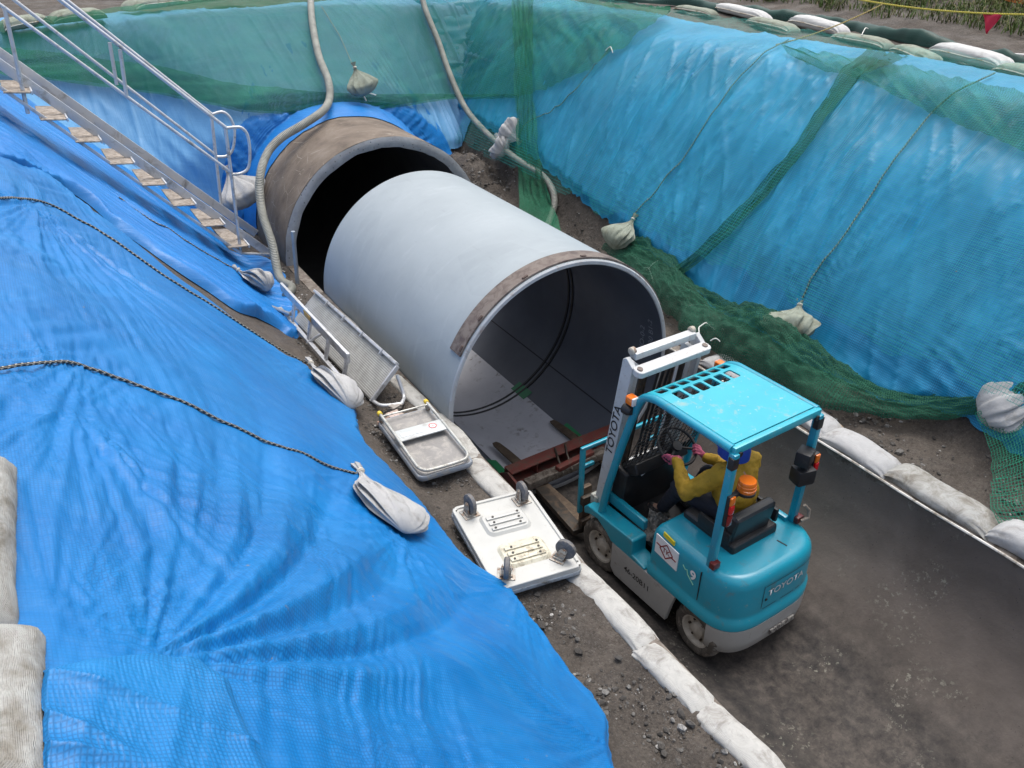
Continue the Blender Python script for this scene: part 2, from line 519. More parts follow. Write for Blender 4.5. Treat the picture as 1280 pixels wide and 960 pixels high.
scatter(350, 1.5, 3.0, 5, 7.5, .01, .035)
for px, py in [(752, 530), (757, 570), (620, 455), (890, 590), (846, 706), (1098, 775), (1070, 800), (1128, 810), (1030, 885), (1040, 910), (1075, 715), (1100, 825)]:
    p = at(440 + px / 2.667, 600 + py / 2.667, 2, .02) if py > 300 else None
    if p is not None and -2.1 < p[0] < -1.45: spots.append((p[0], p[1], .015, random.uniform(.022, .036)))
tag(stones('gravel', spots, STONE), None, None, kind='stuff')

# ------------------------------------------------------------------ old concrete pipe: whole ring at the back, lower half in front
CONC = pm('old_concrete', (.20, .175, .15), .8, dirt=(.09, .07, .055), dirt_amt=.6, scale=3, var=.25, bump=.35, bscale=18)
t = NT('scratched_brown'); ob = t.tc.outputs['Object']
c = t.ramp(t.noise(ob, 1.8, 8, .65, .4), [(.3, (.085, .065, .05)), (.55, (.17, .135, .105)), (.75, (.24, .205, .17))])
mp = t.n('ShaderNodeMapping'); mp.inputs['Scale'].default_value = (1, 3, 3); mp.inputs['Rotation'].default_value = (.3, .2, .6); t.l(ob, mp.inputs[0])
vv = t.n('ShaderNodeTexVoronoi', feature='DISTANCE_TO_EDGE'); vv.inputs['Scale'].default_value = 1.5; vv.inputs['Randomness'].default_value = 1; t.l(mp.outputs[0], vv.inputs['Vector'])
sc_ = t.math('MULTIPLY', t.ramp(vv.outputs[0], [(0, (1,) * 3), (.014, (0,) * 3)]), t.ramp(t.noise(ob, 3, 3), [(.45, (0,) * 3), (.6, (.8,) * 3)]))
c = t.mix(sc_, c, (.42, .38, .32))
t.set(Base_Color=c, Roughness=.85, Normal=t.bump(t.noise(ob, 25, 8, .7), .3, .02)); BROWN = t.m
t = NT('cut_concrete'); ob = t.tc.outputs['Object']
c = t.ramp(t.noise(ob, 4, 8, .65), [(.3, (.24, .245, .25)), (.7, (.42, .425, .43))])
v = t.n('ShaderNodeTexVoronoi'); v.inputs['Scale'].default_value = 16; t.l(ob, v.inputs['Vector'])
c = t.mix(t.ramp(v.outputs['Distance'], [(.10, (.8,) * 3), (.17, (0,) * 3)]), c, (.06, .06, .06))
t.set(Base_Color=c, Roughness=.85, Normal=t.bump(t.noise(ob, 30, 8, .7), .35, .015)); CUT = t.m
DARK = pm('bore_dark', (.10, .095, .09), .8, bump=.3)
YR = 4.37
ring = MB()
def arc(r, y, a0, a1, n): return [(AX + r * math.sin(a), y, AZ - r * math.cos(a)) for a in np.linspace(a0, a1, n)]
N = 96
ring.loft([arc(RO, YR, -PI, PI, N + 1)[:-1], arc(RO, 9.0, -PI, PI, N + 1)[:-1]], False)
rp = ring.build('concrete_pipe', BROWN)
tag(rp, 'old brown concrete pipe with a pale cut end sticking out of the end bank', 'pipe')
fc = MB(); prof = []
rr = np.random.default_rng(3)
def rag(r, amp, sd): return [r + amp * float(fbm(np.array(a * 6.0), np.array(sd), 5, 4)) for a in np.linspace(-PI, PI, N + 1)[:-1]]
r1 = rag(RO - .002, .006, 1.5); r2 = rag(RI, .012, 7.5)
ang = np.linspace(-PI, PI, N + 1)[:-1]
cp = lambda rs, y: [(AX + r_ * math.sin(a), y, AZ - r_ * math.cos(a)) for r_, a in zip(rs, ang)]
mids = [r1, [a * .66 + b * .34 for a, b in zip(r1, r2)], [a * .33 + b * .67 for a, b in zip(r1, r2)], r2]
fc.loft([cp(mids[0], YR - .004), cp(mids[1], YR - .022), cp(mids[2], YR - .020), cp(mids[3], YR - .004)], False)
fc.build('cut_end', CUT, rp)
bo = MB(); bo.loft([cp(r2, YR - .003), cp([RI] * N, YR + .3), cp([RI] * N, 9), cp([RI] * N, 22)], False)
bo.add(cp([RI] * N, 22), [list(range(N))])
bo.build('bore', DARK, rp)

t = NT('muddy_trough'); ob = t.tc.outputs['Object']
c = t.ramp(t.noise(ob, 1.4, 8, .62, .5), [(.28, (.105, .089, .077)), (.5, (.145, .122, .106)), (.72, (.18, .153, .134))])
sz = t.n('ShaderNodeSeparateXYZ'); t.l(ob, sz.inputs[0])
mz = t.math('ADD', sz.outputs[2], t.math('MULTIPLY', t.noise(ob, 5, 8, .72), .34))
mud = t.ramp(t.noise(ob, 11, 9, .75, .2), [(.36, (.030, .028, .028)), (.50, (.060, .053, .048)), (.64, (.095, .082, .072))])
sx_t = t.math('ABSOLUTE', t.math('SUBTRACT', t.math('ABSOLUTE', t.math('SUBTRACT', sz.outputs[0], .15)), .46))
trk2 = t.math('MULTIPLY', t.ramp(sx_t, [(.06, (.75,) * 3), (.15, (0,) * 3)]), t.ramp(t.noise(ob, 6, 5, .7), [(.4, (.25,) * 3), (.6, (1,) * 3)]))
mud = t.mix(trk2, mud, (.018, .018, .019))
c = t.mix(t.ramp(t.math('MULTIPLY_ADD', mz, 1.0, 1.3), [(.24, (1,) * 3), (.70, (0,) * 3)]), c, mud)
# pale dried slurry splashes, clustered
k = t.math('MULTIPLY', t.ramp(t.noise(ob, 24, 6, .72), [(.56, (0,) * 3), (.62, (1,) * 3)]), t.ramp(t.noise(ob, 1.7, 3), [(.52, (0,) * 3), (.64, (.8,) * 3)]))
c = t.mix(t.math('MULTIPLY', k, .9), c, (.27, .26, .215))
k2 = t.ramp(t.noise(ob, 70, 4, .6), [(.76, (0,) * 3), (.80, (.4,) * 3)])
c = t.mix(k2, c, (.2, .2, .19))
k3 = t.ramp(t.noise(ob, 50, 4, .6), [(.27, (.8,) * 3), (.33, (0,) * 3)])
c = t.mix(k3, c, (.008, .008, .008))
mp = t.n('ShaderNodeMapping'); mp.inputs['Scale'].default_value = (3.2, .35, 3.2); t.l(ob, mp.inputs[0])
trk = t.noise(mp.outputs[0], 1.6, 7, .6, .4)
c = t.mix(t.ramp(trk, [(.5, (0,) * 3), (.7, (.22,) * 3)]), c, (.10, .088, .075))
t.set(Base_Color=c, Roughness=t.ramp(t.noise(ob, 2.2, 5), [(.35, (.72,) * 3), (.62, (.95,) * 3)]), Specular_IOR_Level=.25)
t.set(Normal=t.bump(t.noise(ob, 26, 8, .7), .35, .02)); TROUGH = t.m
ny_, na_ = 330, 90
aa = np.linspace(-PI / 2, PI / 2, na_); yy = np.linspace(-14, YR - .005, ny_)
A_, Y_ = np.meshgrid(aa, yy)
rad = RI + .006 * fbm(A_ * 6, Y_ * 3.5, 40, 4) - .012 * np.exp(-(np.degrees(A_) / 38) ** 2) * (1 + ridge(A_ * 9, Y_ * .7, 44, 3)) 
Pt = np.stack([AX + rad * np.sin(A_), Y_, AZ - rad * np.cos(A_)], -1)
tr = grid_obj('pipe_trough', Pt, TROUGH)
tag(tr, 'dark muddy open lower half of the old concrete pipe under the forklift', 'pipe trough')
for sgn in (-1, 1):
    b = MB(); xa, xb = AX + sgn * (RI + .002), AX + sgn * (RO - .01)
    pts = [(min(xa, xb), -.25), (max(xa, xb), -.25), (max(xa, xb), .012), (min(xa, xb), .012)]
    b.prism(pts, 1, -14, YR - .03).build('cut_edge', CONC, tr)
b = MB(); P = [(AX + RI - .012 + .004 * math.sin(y * 3), y, AZ + .018 + .004 * math.sin(y * 5 + 1)) for y in np.linspace(-9, .3, 120)]
b.tube(P, .011, 6).build('rope_line', pm('rope_white', (.62, .60, .56), .8, dirt=(.25, .22, .18)), None)
tag(bpy.data.objects['rope_line'], 'thin white cord along the rim of the muddy trough, below the long sandbags', 'cord')

# ------------------------------------------------------------------ the grey liner pipe
t = NT('grey_pipe'); ob = t.tc.outputs['Object']
c = t.ramp(t.noise(ob, .9, 7, .6, .3), [(.3, (.255, .29, .31)), (.7, (.325, .365, .385))])
mp = t.n('ShaderNodeMapping'); mp.inputs['Rotation'].default_value = (0, 0, .6); mp.inputs['Scale'].default_value = (1, 4, 1); t.l(ob, mp.inputs[0])
c = t.mix(t.ramp(t.noise(mp.outputs[0], 2.5, 8, .7), [(.55, (0,) * 3), (.8, (.45,) * 3)]), c, (.44, .475, .50))
c = t.mix(t.ramp(t.noise(ob, 3.3, 6, .65, .8), [(.55, (0,) * 3), (.75, (.45,) * 3)]), c, (.24, .275, .30))
mp = t.n('ShaderNodeMapping'); mp.inputs['Scale'].default_value = (3, .5, 3); mp.inputs['Rotation'].default_value = (.5, .2, .8); t.l(ob, mp.inputs[0])
c = t.mix(t.ramp(t.noise(mp.outputs[0], 6, 8, .75), [(.60, (0,) * 3), (.72, (.4,) * 3)]), c, (.20, .215, .22))
# overlapping coats of primer
br = t.n('ShaderNodeTexVoronoi'); br.inputs['Scale'].default_value = 1.4; t.l(ob, br.inputs['Vector'])
c = t.mix(t.ramp(br.outputs['Color'], [(.3, (0,) * 3), (.34, (.10,) * 3)]), c, (.44, .48, .505))
t.set(Base_Color=c, Roughness=.5, Specular_IOR_Level=.35, Normal=t.bump(t.noise(ob, 14, 6), .05, .01)); PIPE = t.m
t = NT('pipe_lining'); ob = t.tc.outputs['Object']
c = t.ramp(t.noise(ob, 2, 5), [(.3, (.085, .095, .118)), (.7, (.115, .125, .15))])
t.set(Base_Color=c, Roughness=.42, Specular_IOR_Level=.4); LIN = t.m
RG, RGI, YB = 1.30, 1.25, 3.34
root = empty('liner_pipe', (0, 1.7, -1.3)); root_off = Vector((0, -1.7, 1.3))
tag(root, 'large pale grey pipe with a rusty strap round its open near end', 'pipe')
def cyl(r0, y0, r1, y1, n=128, a0=-PI, a1=PI, full=True):
    A = np.linspace(a0, a1, n + 1); A = A[:-1] if full else A
    return [[(r_ * math.sin(a), y - 1.7, r_ * math.cos(a) + 1.3) for a in A] for r_, y in ((r0, y0), (r1, y1))]
b = MB(); b.loft(cyl(RG, .012, RG, YB - .01), False); b.build('shell', PIPE, root)
for q in ([(RG - .0, .012), (RG - .012, 0), (RGI + .008, 0), (RGI, .012)], [(RG, YB - .01), (RG - .012, YB), (RGI + .008, YB), (RGI, YB - .01)]):
    b = MB(); b.loft([cyl(ra, ya, ra, ya)[0] for ra, ya in q], False)
    b.build('rim', pm('rim_white', (.44, .46, .48), .55, dirt=(.3, .25, .22), dirt_amt=.3), root)
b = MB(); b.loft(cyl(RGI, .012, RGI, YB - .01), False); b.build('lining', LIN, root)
RUST = pm('rusty_strap', (.10, .072, .062), .55, .2, dirt=(.19, .16, .14), dirt_amt=.75, scale=5, var=.3, bump=.15, bscale=12)
b = MB(); a0, a1 = R(-61), R(64)
for ra, ya, rb, yb_ in ((RG + .004, .03, RG + .02, .033), (RG + .02, .033, RG + .02, .218), (RG + .02, .218, RG + .003, .22)):
    b.loft(cyl(ra, ya, rb, yb_, 60, a0, a1, False), False, closed=False)
for a in (a0, a1):
    b.add([(r_ * math.sin(a), y - 1.7, r_ * math.cos(a) + 1.3) for r_, y in ((RG, .03), (RG + .02, .033), (RG + .02, .218), (RG, .22))], [(0, 1, 2, 3)])
b.build('strap', RUST, root)
# weld lugs on the strap
for a in (-58, -44, -20, 8):
    a = R(a); M = Matrix.Rotation(a, 3, 'Y'); p = M @ Vector((0, 0, RG + .022))
    MB().box((p.x, .055 - 1.7, p.z + 1.3), (.06, .028, .018), M, .006).build('weld_lug', pm('lug_rust', (.09, .06, .05), .7, .2), root)
RUB = pm('black_rubber', (.012, .012, .013), .5)
for y in (1.66, 1.74):
    b = MB(); b.lathe([(y - 1.7 - .016, RGI + .002), (y - 1.7 - .014, RGI - .012), (y - 1.7 + .014, RGI - .012), (y - 1.7 + .016, RGI + .002)], 96, 'Y', (0, 0, 1.3), closed=True); b.build('joint_ring', RUB, root)
for a in (47, -95, 150):
    a = R(a); r_ = RGI - .003
    b = MB(); b.add([(r_ * math.sin(a + d), y - 1.7, 1.3 - r_ * math.cos(a + d)) for d, y in ((-.006, .02), (.006, .02), (.006, YB), (-.006, YB))], [(0, 1, 2, 3)])
    b.build('weld_seam', pm('seam_black', (.02, .02, .024), .6), root)
STEN = pm('stencil_white', (.35, .37, .40), .8)
def inwall(q):    # wraps text laid flat at x = RGI back on to the curved lining
    a = q.z / RGI
    r_ = RGI - .004
    return (r_ * math.cos(a), q.y - 1.7, 1.3 + r_ * math.sin(a))
text('lettering', 'NO-0-2', .10, (RGI, .33, .03), (0, 0, 1), (0, 1, 0), STEN, root, warp=inwall)
text('lettering', '12230 B1-2', .10, (RGI, .19, .10), (0, 0, 1), (0, 1, 0), STEN, root, warp=inwall)

# protective sheet along the bottom of the pipe, green tape on its corners
t = NT('grey_sheet'); ob = t.tc.outputs['Object']
c = t.ramp(t.noise(ob, 2.5, 6), [(.3, (.56, .56, .60)), (.7, (.66, .66, .70))])
k = t.math('MULTIPLY', t.ramp(t.noise(ob, 15, 6, .6), [(.52, (0,) * 3), (.68, (1,) * 3)]), t.ramp(t.noise(ob, 3.4, 3), [(.5, (0,) * 3), (.66, (.85,) * 3)]))
c = t.mix(k, c, (.17, .15, .13))
t.set(Base_Color=c, Roughness=.6); SHEET = t.m
def strip(name, r_, a0, a1, y0, y1, mat, parent, n=24, m=20):
    A, Yv = np.meshgrid(np.linspace(R(a0), R(a1), n), np.linspace(y0, y1, m))
    rr_ = r_ + .002 * pn(A * 20, Yv * 6, 5)
    return grid_obj(name, np.stack([rr_ * np.sin(A), Yv, -rr_ * np.cos(A)], -1), mat, parent)
sh = strip('floor_sheet', RGI - .006, -24, 24.5, .13, 3.25, SHEET, None, 40, 60)
tag(sh, 'scuffed light grey protective sheet lying along the bottom inside the big grey pipe', 'protective sheet')
GT = pm('green_tape', (.02, .22, .085), .45, var=.1)
for a0_, a1_, y0_, y1_ in ((-27.5, -21.5, .09, .62), (21.8, 28, .02, .75), (-25, -12, .08, .2), (22, 28.5, 1.52, 1.82), (-27, -22, 1.9, 2.2), (-27, -22, 2.55, 2.85)):
    strip('tape', RGI - .010, a0_, a1_, y0_, y1_, GT, sh, 8, 8)

# ================================================================== TARPS
BLUE = tarp_mat('tarp_blue', (.001, .135, .40), (.005, .185, .49), .44, wv=.6, crump=.22)
BLUE2 = tarp_mat('tarp_blue_pale', (.005, .14, .43), (.014, .195, .54), .42, wv=.3, dusty=.16, crump=.25)
BLUE3 = tarp_mat('tarp_blue_faded', (.085, .25, .46), (.13, .32, .54), .55, wv=.15, dusty=.2, crump=.25)
BLUE4 = tarp_mat('tarp_cyan', (.009, .235, .46), (.024, .305, .56), .44, wv=1.0, dusty=.1, crump=.10)

def crumple(a, b, seed, amp=.006):
    wa = a + .05 * fbm(a * 3, b * 3, seed + 5, 2); wb = b + .05 * fbm(a * 3, b * 3, seed + 6, 2)
    return amp * (ridge(wa * 4, wb * 3, seed, 4, .55) - .2)

def fan(A, B, a0, b0, deg, spread, n, amp, L, seed, r0=.15):
    da, db = A - a0, B - b0; r_ = np.hypot(da, db); th = np.arctan2(db, da) - R(deg); th = (th + PI) % (2 * PI) - PI
    win = np.exp(-(th / R(spread)) ** 4)
    v = ridge(th * n + .25 * pn(da * 1.5, db * 1.5, seed + 3), r_ * .35, seed, 3, .5)
    return amp * v * win * (r_ / (r_ + r0)) * np.exp(-(r_ / L) ** 2)

def pull(A, B, deg, per, long_, seed, amp, sharp=True):
    """long parallel tension folds running along direction deg"""
    c_, s_ = math.cos(R(deg)), math.sin(R(deg)); u = A * c_ + B * s_; v = -A * s_ + B * c_
    v = v + .06 * pn(u * .8, v * .8, seed + 9)
    n_ = ridge(v / per, u / long_, seed, 3, .5) if sharp else fbm(v / per, u / long_, seed, 3)
    return amp * n_

def streak(A, B, deg, per, seed, amp, o=2, long_=5.0, p=0):
    """nearly straight taut folds along direction deg"""
    c_, s_ = math.cos(R(deg)), math.sin(R(deg)); u = A * c_ + B * s_; v = -A * s_ + B * c_
    v = v + .02 * pn(u * .7, v * .7, seed + 9)
    n_ = ridge(v / per, u / long_, seed, 1 if p else o, .5)
    if p: n_ = np.clip(n_, 0, 1.3) ** p
    act = .35 + .65 * sstep(-.25, .45, pn(u / (long_ * .35), v / (per * 5), seed + 77))
    return amp * n_ * act

def rays(A, B, a0, b0, deg, spread, n, amp, L, seed, r0=.2, o=2, curv=0., p=0):
    """straight folds radiating from a tie point"""
    da, db = A - a0, B - b0; r_ = np.hypot(da, db); th = np.arctan2(db, da) - R(deg); th = (th + PI) % (2 * PI) - PI
    win = np.exp(-(th / R(spread)) ** 4)
    v = ridge((th + curv * r_) * n, r_ * .10, seed, 1 if p else o, .5)
    v = np.clip(v, 0, 1.3) ** p if p else v - .3
    return amp * v * win * (r_ / (r_ + r0)) * np.exp(-(r_ / L) ** 2)

K2 = math.sqrt(2)
def abL(px):
    p = hits(px); return p[:, 1], (-1.95 - p[:, 0]) * K2

def dirL(p, q):
    (a0, b0), (a1, b1) = [tuple(float(v[0]) for v in abL([z])) for z in (p, q)]
    return math.degrees(math.atan2(b1 - b0, a1 - a0))

# ---- near tarp on the left bank
toe_px = [(764, 965), (757, 892), (702, 829), (665, 784), (635, 742), (620, 728), (590, 718), (564, 686), (541, 652), (521, 622), (498, 600), (488, 590), (464, 570), (450, 553), (443, 525), (446, 511), (431, 503), (405, 485), (390, 474), (380, 455)]
tp = hits(toe_px); o_ = np.argsort(tp[:, 1]); toe_y, toe_x = tp[o_, 1], tp[o_, 0]
far_px = [(380, 463), (308, 415), (224, 356), (178, 317), (116, 266), (60, 224)]
fp = hits(far_px)
def xtoe(y): return sum(np.interp(y + d_, np.concatenate([[-9, -5], toe_y]), np.concatenate([[-2.05, -2.05], toe_x])) for d_ in (-.08, -.04, 0, .04, .08)) / 5
ns, nv = 300, 620
s_ = np.linspace(0, 1, ns)[:, None]; v_ = np.linspace(0, 1, nv)[None, :]
xf = -2.1 * (1 - s_) + s_ * -5.3
of = np.argsort(-fp[:, 0]); yfar = np.interp(-xf, -fp[of, 0], fp[of, 1])
yv = -8.2 * (1 - v_) + yfar * v_
xt = xtoe(yv) + .02 * fbm(yv * 7, yv * 0, 3, 3)
xv = xt * (1 - s_) + -5.3 * s_
yv = yv + .02 * fbm(xv * 5, yv * 0 + 3, 8, 3) * sstep(.9, 1, v_ + 0 * s_)
P0 = np.stack([xv, yv + 0 * xv, H(xv, yv)], -1)
Nn = Hn(xv, yv)
A, B = yv, (-1.95 - xv) * K2
h = .065 + 0 * A + .030 * fbm(A * .7, B * .7, 131, 2)
(fa, fb) = abL([(170, 842)])
h += rays(A, B, fa[0], fb[0], dirL((170, 842), (480, 715)), 44, 4.6, -.070, 2.6, 61, .3, 1, -.10) 
h += rays(A, B, fa[0], fb[0], dirL((170, 842), (480, 715)), 60, 9.0, .014, 2.2, 62, .3, 2, -.10, 3)
sm_ = 1 - .6 * sstep(1.6, 2.2, B)
d0 = dirL((150, 380), (400, 560)); h += streak(A, B, d0, .42, 101, -.014, 2, 7.0) * sm_ + streak(A, B, d0 + 4, .20, 103, .0055, 2, 5.0, 4)
h += streak(A, B, dirL((260, 720), (560, 660)), .34, 105, -.006, 1, 4.0) * (1 - sstep(-1.6, -.8, A))
lw = sstep(1.35, 1.9, B) * (1 - sstep(-2.0, -1.3, A))
h += lw * streak(A, B, dirL((165, 560), (80, 800)), .11, 143, -.014, 3, 2.5)
qa, qb = abL([(88, 516)]); h += rays(A, B, qa[0], qb[0], dirL((88, 516), (110, 720)), 60, 6, -.032, 1.1, 71, .10) + rays(A, B, qa[0], qb[0], dirL((88, 516), (20, 400)), 60, 6, -.022, .7, 73, .10)
qa, qb = abL([(40, 262)]); h += rays(A, B, qa[0], qb[0], dirL((40, 262), (80, 420)), 65, 6, -.040, 1.3, 81, .12, 3)
qa, qb = abL([(66, 812)]); h += rays(A, B, qa[0], qb[0], dirL((66, 812), (200, 740)), 55, 7, -.028, .8, 85, .10)
for px_, tgt, am in (((100, 455), (60, 560), .016), ((440, 598), (330, 640), .008), ((386, 462), (280, 430), .008), ((500, 670), (420, 760), .012), ((760, 940), (560, 900), .014), ((640, 745), (520, 800), .010)):
    qa, qb = abL([px_]); h += rays(A, B, qa[0], qb[0], dirL(px_, tgt), 55, 6, -1.6 * am, .9, 91 + px_[0], .08)
m_top = sstep(1.9, 2.6, B) * sstep(-2.4, -1.2, A)
h += m_top * (streak(A, B, dirL((60, 340), (110, 450)), .12, 111, -.013, 3, 1.4) + streak(A, B, dirL((20, 420), (160, 400)), .24, 113, -.012, 2, 1.4))

h += (1 - sstep(0, .45, B)) * streak(A, B, 70, .2, 141, -.005, 2, .5)
h = np.maximum(h, .006)
edge = np.minimum(sstep(0, .02, s_ + 0 * v_), 1); h = h * (.25 + .75 * edge)
near_P = P0 + Nn * h[..., None]
o = grid_obj('tarp', near_P, BLUE, uv=np.stack([A, B], -1))
tag(o, 'big creased bright blue tarp over the near bank, reaching down to the gravel path', 'tarp', 'blue tarps over the pit banks')

from mathutils.kdtree import KDTree
def kd(P):
    F_ = P.reshape(-1, 3); k = KDTree(len(F_))
    for i_, p in enumerate(F_): k.insert((p[0], p[1], 0), i_)
    k.balance(); return k, F_
near_K = kd(near_P)
# ---- a corner of another sheet overlapping it at the bottom of the bank
Aq = [(58, 866), (110, 852), (190, 838), (250, 842), (285, 868)]; Bq = [(58, 1090), (120, 1090), (215, 1090), (320, 1090), (375, 1090)]
Pp = ruled(Aq, Bq, 150, 90, .055)
a_, b_ = Pp[..., 1], (-1.95 - Pp[..., 0]) * K2
hh = .012 + streak(a_, b_, dirL((80, 870), (240, 930)), .20, 161, .030, 3, 2.0, 3) + streak(a_, b_, dirL((120, 860), (150, 960)), .2, 163, .006, 2, 1.0) + .015 * fbm(a_ * 1.6, b_ * 1.6, 167, 2)
Pp = Pp + grid_normals(Pp) * hh[..., None]
for i_ in range(Pp.shape[0]):
    for j_ in range(Pp.shape[1]):
        fs_ = near_K[0].find_n((Pp[i_, j_, 0], Pp[i_, j_, 1], 0), 8); ws_ = [1 / (f_[2] + .004) for f_ in fs_]; zz_ = sum(w_ * near_K[1][f_[1], 2] for w_, f_ in zip(ws_, fs_)) / sum(ws_)
        Pp[i_, j_, 2] = zz_ + hh[i_, j_] * 1.1 + (.026 + .022 * min(1, i_ / 6, (Pp.shape[0] - 1 - i_) / 6, j_ / 5))
o = grid_obj('tarp', Pp, tarp_mat('tarp_blue_grid', (.002, .150, .42), (.010, .21, .51), .5, wv=.95, crump=.12), uv=np.stack([a_, b_], -1))
tag(o, 'loose corner of blue tarp with a clear woven grid, beside the lower grey bag', 'tarp', 'blue tarps over the pit banks')

# ---- the second tarp on the left bank, under the stair
nearq = [(0, 205), (63, 222), (100, 246), (140, 280), (185, 310), (233, 344), (280, 374), (315, 400), (338, 402), (352, 412), (372, 424)]
nq = hits(smooth_poly(nearq, 60, 1))
ns, nv = 240, 330
xb = [-5.3, -1.75]; s_ = np.linspace(0, 1, ns)[:, None]; v_ = np.linspace(0, 1, nv)[None, :]
xf = -5.3 * s_ + -1.9 * (1 - s_)
oq = np.argsort(-nq[:, 0]); ynear = np.interp(-xf, -nq[oq, 0], nq[oq, 1])
yv = ynear * (1 - v_) + 6.9 * v_
tq = hits([(372, 424), (372, 392), (368, 372), (356, 345), (344, 328)]); ot = np.argsort(tq[:, 1])
xt = np.interp(yv, np.concatenate([tq[ot, 1], [5.2, 7]]), np.concatenate([tq[ot, 0], [-1.98, -2.0]])) + .02 * fbm(yv * 6, yv * 0, 7, 3)
xv = xt * (1 - s_) + -5.3 * s_
P0 = np.stack([xv, yv, H(xv, yv)], -1); Nn = Hn(xv, yv)
A, B = yv, (-1.95 - xv) * K2
du_ = dirL((120, 240), (280, 350)); h = .05 + streak(A, B, du_, .24, 201, -.022, 2, 3.5) + streak(A, B, du_ + 3, .13, 202, .022, 2, 3, 3) + streak(A, B, du_ + 6, .06, 203, .003, 2, 2.0) + .02 * fbm(A * 1.0, B * 1.0, 205, 2)
hem = np.exp(-((v_ - .012) / .025) ** 2) * (1 - sstep(2.2, 2.9, B)) ; h += .03 * hem
h += sstep(2.0, 2.6, B) * np.exp(-((A - 2.2) / 1.2) ** 2) * (.03 + streak(A, B, 20, .30, 207, .03, 3, .9))
h = np.maximum(h, .012) * (.3 + .7 * sstep(0, .02, s_)) * sstep(-.004, .016, v_) + .004 - .03 * (1 - sstep(-.002, .006, v_))
up_P = P0 + Nn * h[..., None]
o = grid_obj('tarp', up_P, BLUE2, uv=np.stack([A, B], -1))
tag(o, 'paler blue tarp with a rolled hem below the aluminium stair', 'tarp', 'blue tarps over the pit banks')

# ---- tarps on the end bank
def back_tarp(x0, x1, nx, nyy, ylow, seed, off, folds, mat, label, xl=None):
    s_ = np.linspace(0, 1, nyy)[:, None]; xv = np.linspace(x0, x1, nx)[None, :] + 0 * s_
    yl = ylow(xv[0])[None, :] + .03 * fbm(xv * 5, xv * 0, seed, 3)
    yv = yl * (1 - s_) + (10.2 + 0 * xv) * s_
    P0 = np.stack([xv, yv, H(xv, yv)], -1); Nn = Hn(xv, yv)
    A, B = xv, P0[..., 2] * 1.25
    h = off + folds(A, B)
    h = np.maximum(h, .01) * (.3 + .7 * sstep(0, .03, s_))
    o = grid_obj('tarp', P0 + Nn * h[..., None], mat, uv=np.stack([A, B], -1))
    tag(o, label, 'tarp', 'blue tarps over the pit banks'); return o
def yl_left(x): return np.where(x < -1.3, 6.62 - .72 * sstep(-2.6, -1.35, x), 5.93)
def at_z(x, z):   # y where the end bank reaches height z
    yy_ = np.linspace(5.5, 11, 400)
    zz = np.broadcast_to(z, np.shape(x)).ravel()
    return np.array([yy_[np.argmax(h_back(np.full(400, xx), yy_) >= q)] for xx, q in zip(np.ravel(x), zz)])
RZ = lambda x, lo: np.where(np.abs(x - AX) < RO, np.maximum(np.sqrt(np.clip(RO ** 2 - (x - AX) ** 2, 0, 9)) + .01, lo), lo)
back_tarp(-5.2, 1.1, 300, 170, lambda x: at_z(x, RZ(x, .03)), 301, .04,
          lambda A, B: streak(A, B, 84, .22, 303, .026, 2, 4, 3) + streak(A, B, 118, .4, 306, .016, 2, 2) + .03 * fbm(A * .8, B * .8, 309, 2), BLUE3,
          'faded blue tarp hanging on the end bank behind the stair handrails')
back_tarp(.75, 4.9, 240, 170, lambda x: at_z(x, RZ(x, .42)), 321, .045,
          lambda A, B: streak(A, B, 91, .16, 323, .045, 2, 5, 3) + streak(A, B, 70, .4, 327, .014, 2, 2), BLUE3,
          'blue tarp with tight upright folds on the end bank, right of the old pipe')
# collar of brighter tarp wrapped on to the barrel
ph = np.linspace(R(-97), R(97), 170)[None, :]; rs_ = np.linspace(0, 1, 60)[:, None]
rad_ = RO + .012 + .035 * sstep(0, .12, rs_) + (.62 + .35 * np.clip(np.sin(ph), -1, .3)) * rs_ ** 1.3
xc_ = AX + rad_ * np.sin(ph); zc_ = np.maximum(AZ + rad_ * np.cos(ph), .03)
yc_ = at_z(xc_, np.minimum(zc_, 2.42)).reshape(xc_.shape) - .09
y0_ = 5.62 + .05 * fbm(ph * 4, ph * 0 + 2, 351, 3) - .25 * sstep(.5, 1.5, ph)
yc_ = yc_ * sstep(-.05, .22, rs_) + np.minimum(y0_, yc_ - .12) * (1 - sstep(-.05, .22, rs_))
Pc_ = np.stack([xc_, yc_, zc_], -1)
hc_ = .012 + np.abs(streak(ph * 1.6, rad_, 70, .17, 353, .05, 3, 1.4)) * sstep(.0, .3, rs_)
Pc_[..., 1] -= hc_
o = grid_obj('tarp', Pc_, BLUE2)
tag(o, 'brighter blue tarp tucked round the back of the old brown pipe', 'tarp', 'blue tarps over the pit banks')

# ---- right bank
rt_px = [(1300, 585), (1240, 548), (1210, 522), (1150, 508), (1100, 500), (1060, 480), (1035, 468), (1000, 452), (960, 420), (930, 405), (900, 392), (880, 372), (862, 352)]
rp_ = hits(rt_px); o_ = np.argsort(rp_[:, 1]); ry, rx = rp_[o_, 1], rp_[o_, 0]
nx, nyy = 230, 560
s_ = np.linspace(0, 1, nx)[:, None]; v_ = np.linspace(0, 1, nyy)[None, :]
yv = (-8.5 + 18.2 * v_) + 0 * s_
xt = np.interp(yv, np.concatenate([[-9], ry, [3.5, 5, 9]]), np.concatenate([[2.5], rx, [2.62, 2.75, 2.9]])) + .025 * fbm(yv * 5, yv * 0, 13, 3)
xv = xt * (1 - s_) + 5.05 * s_
P0 = np.stack([xv, yv, H(xv, yv)], -1); Nn = Hn(xv, yv)
A, B = yv, (xv - 2.35) * 1.42
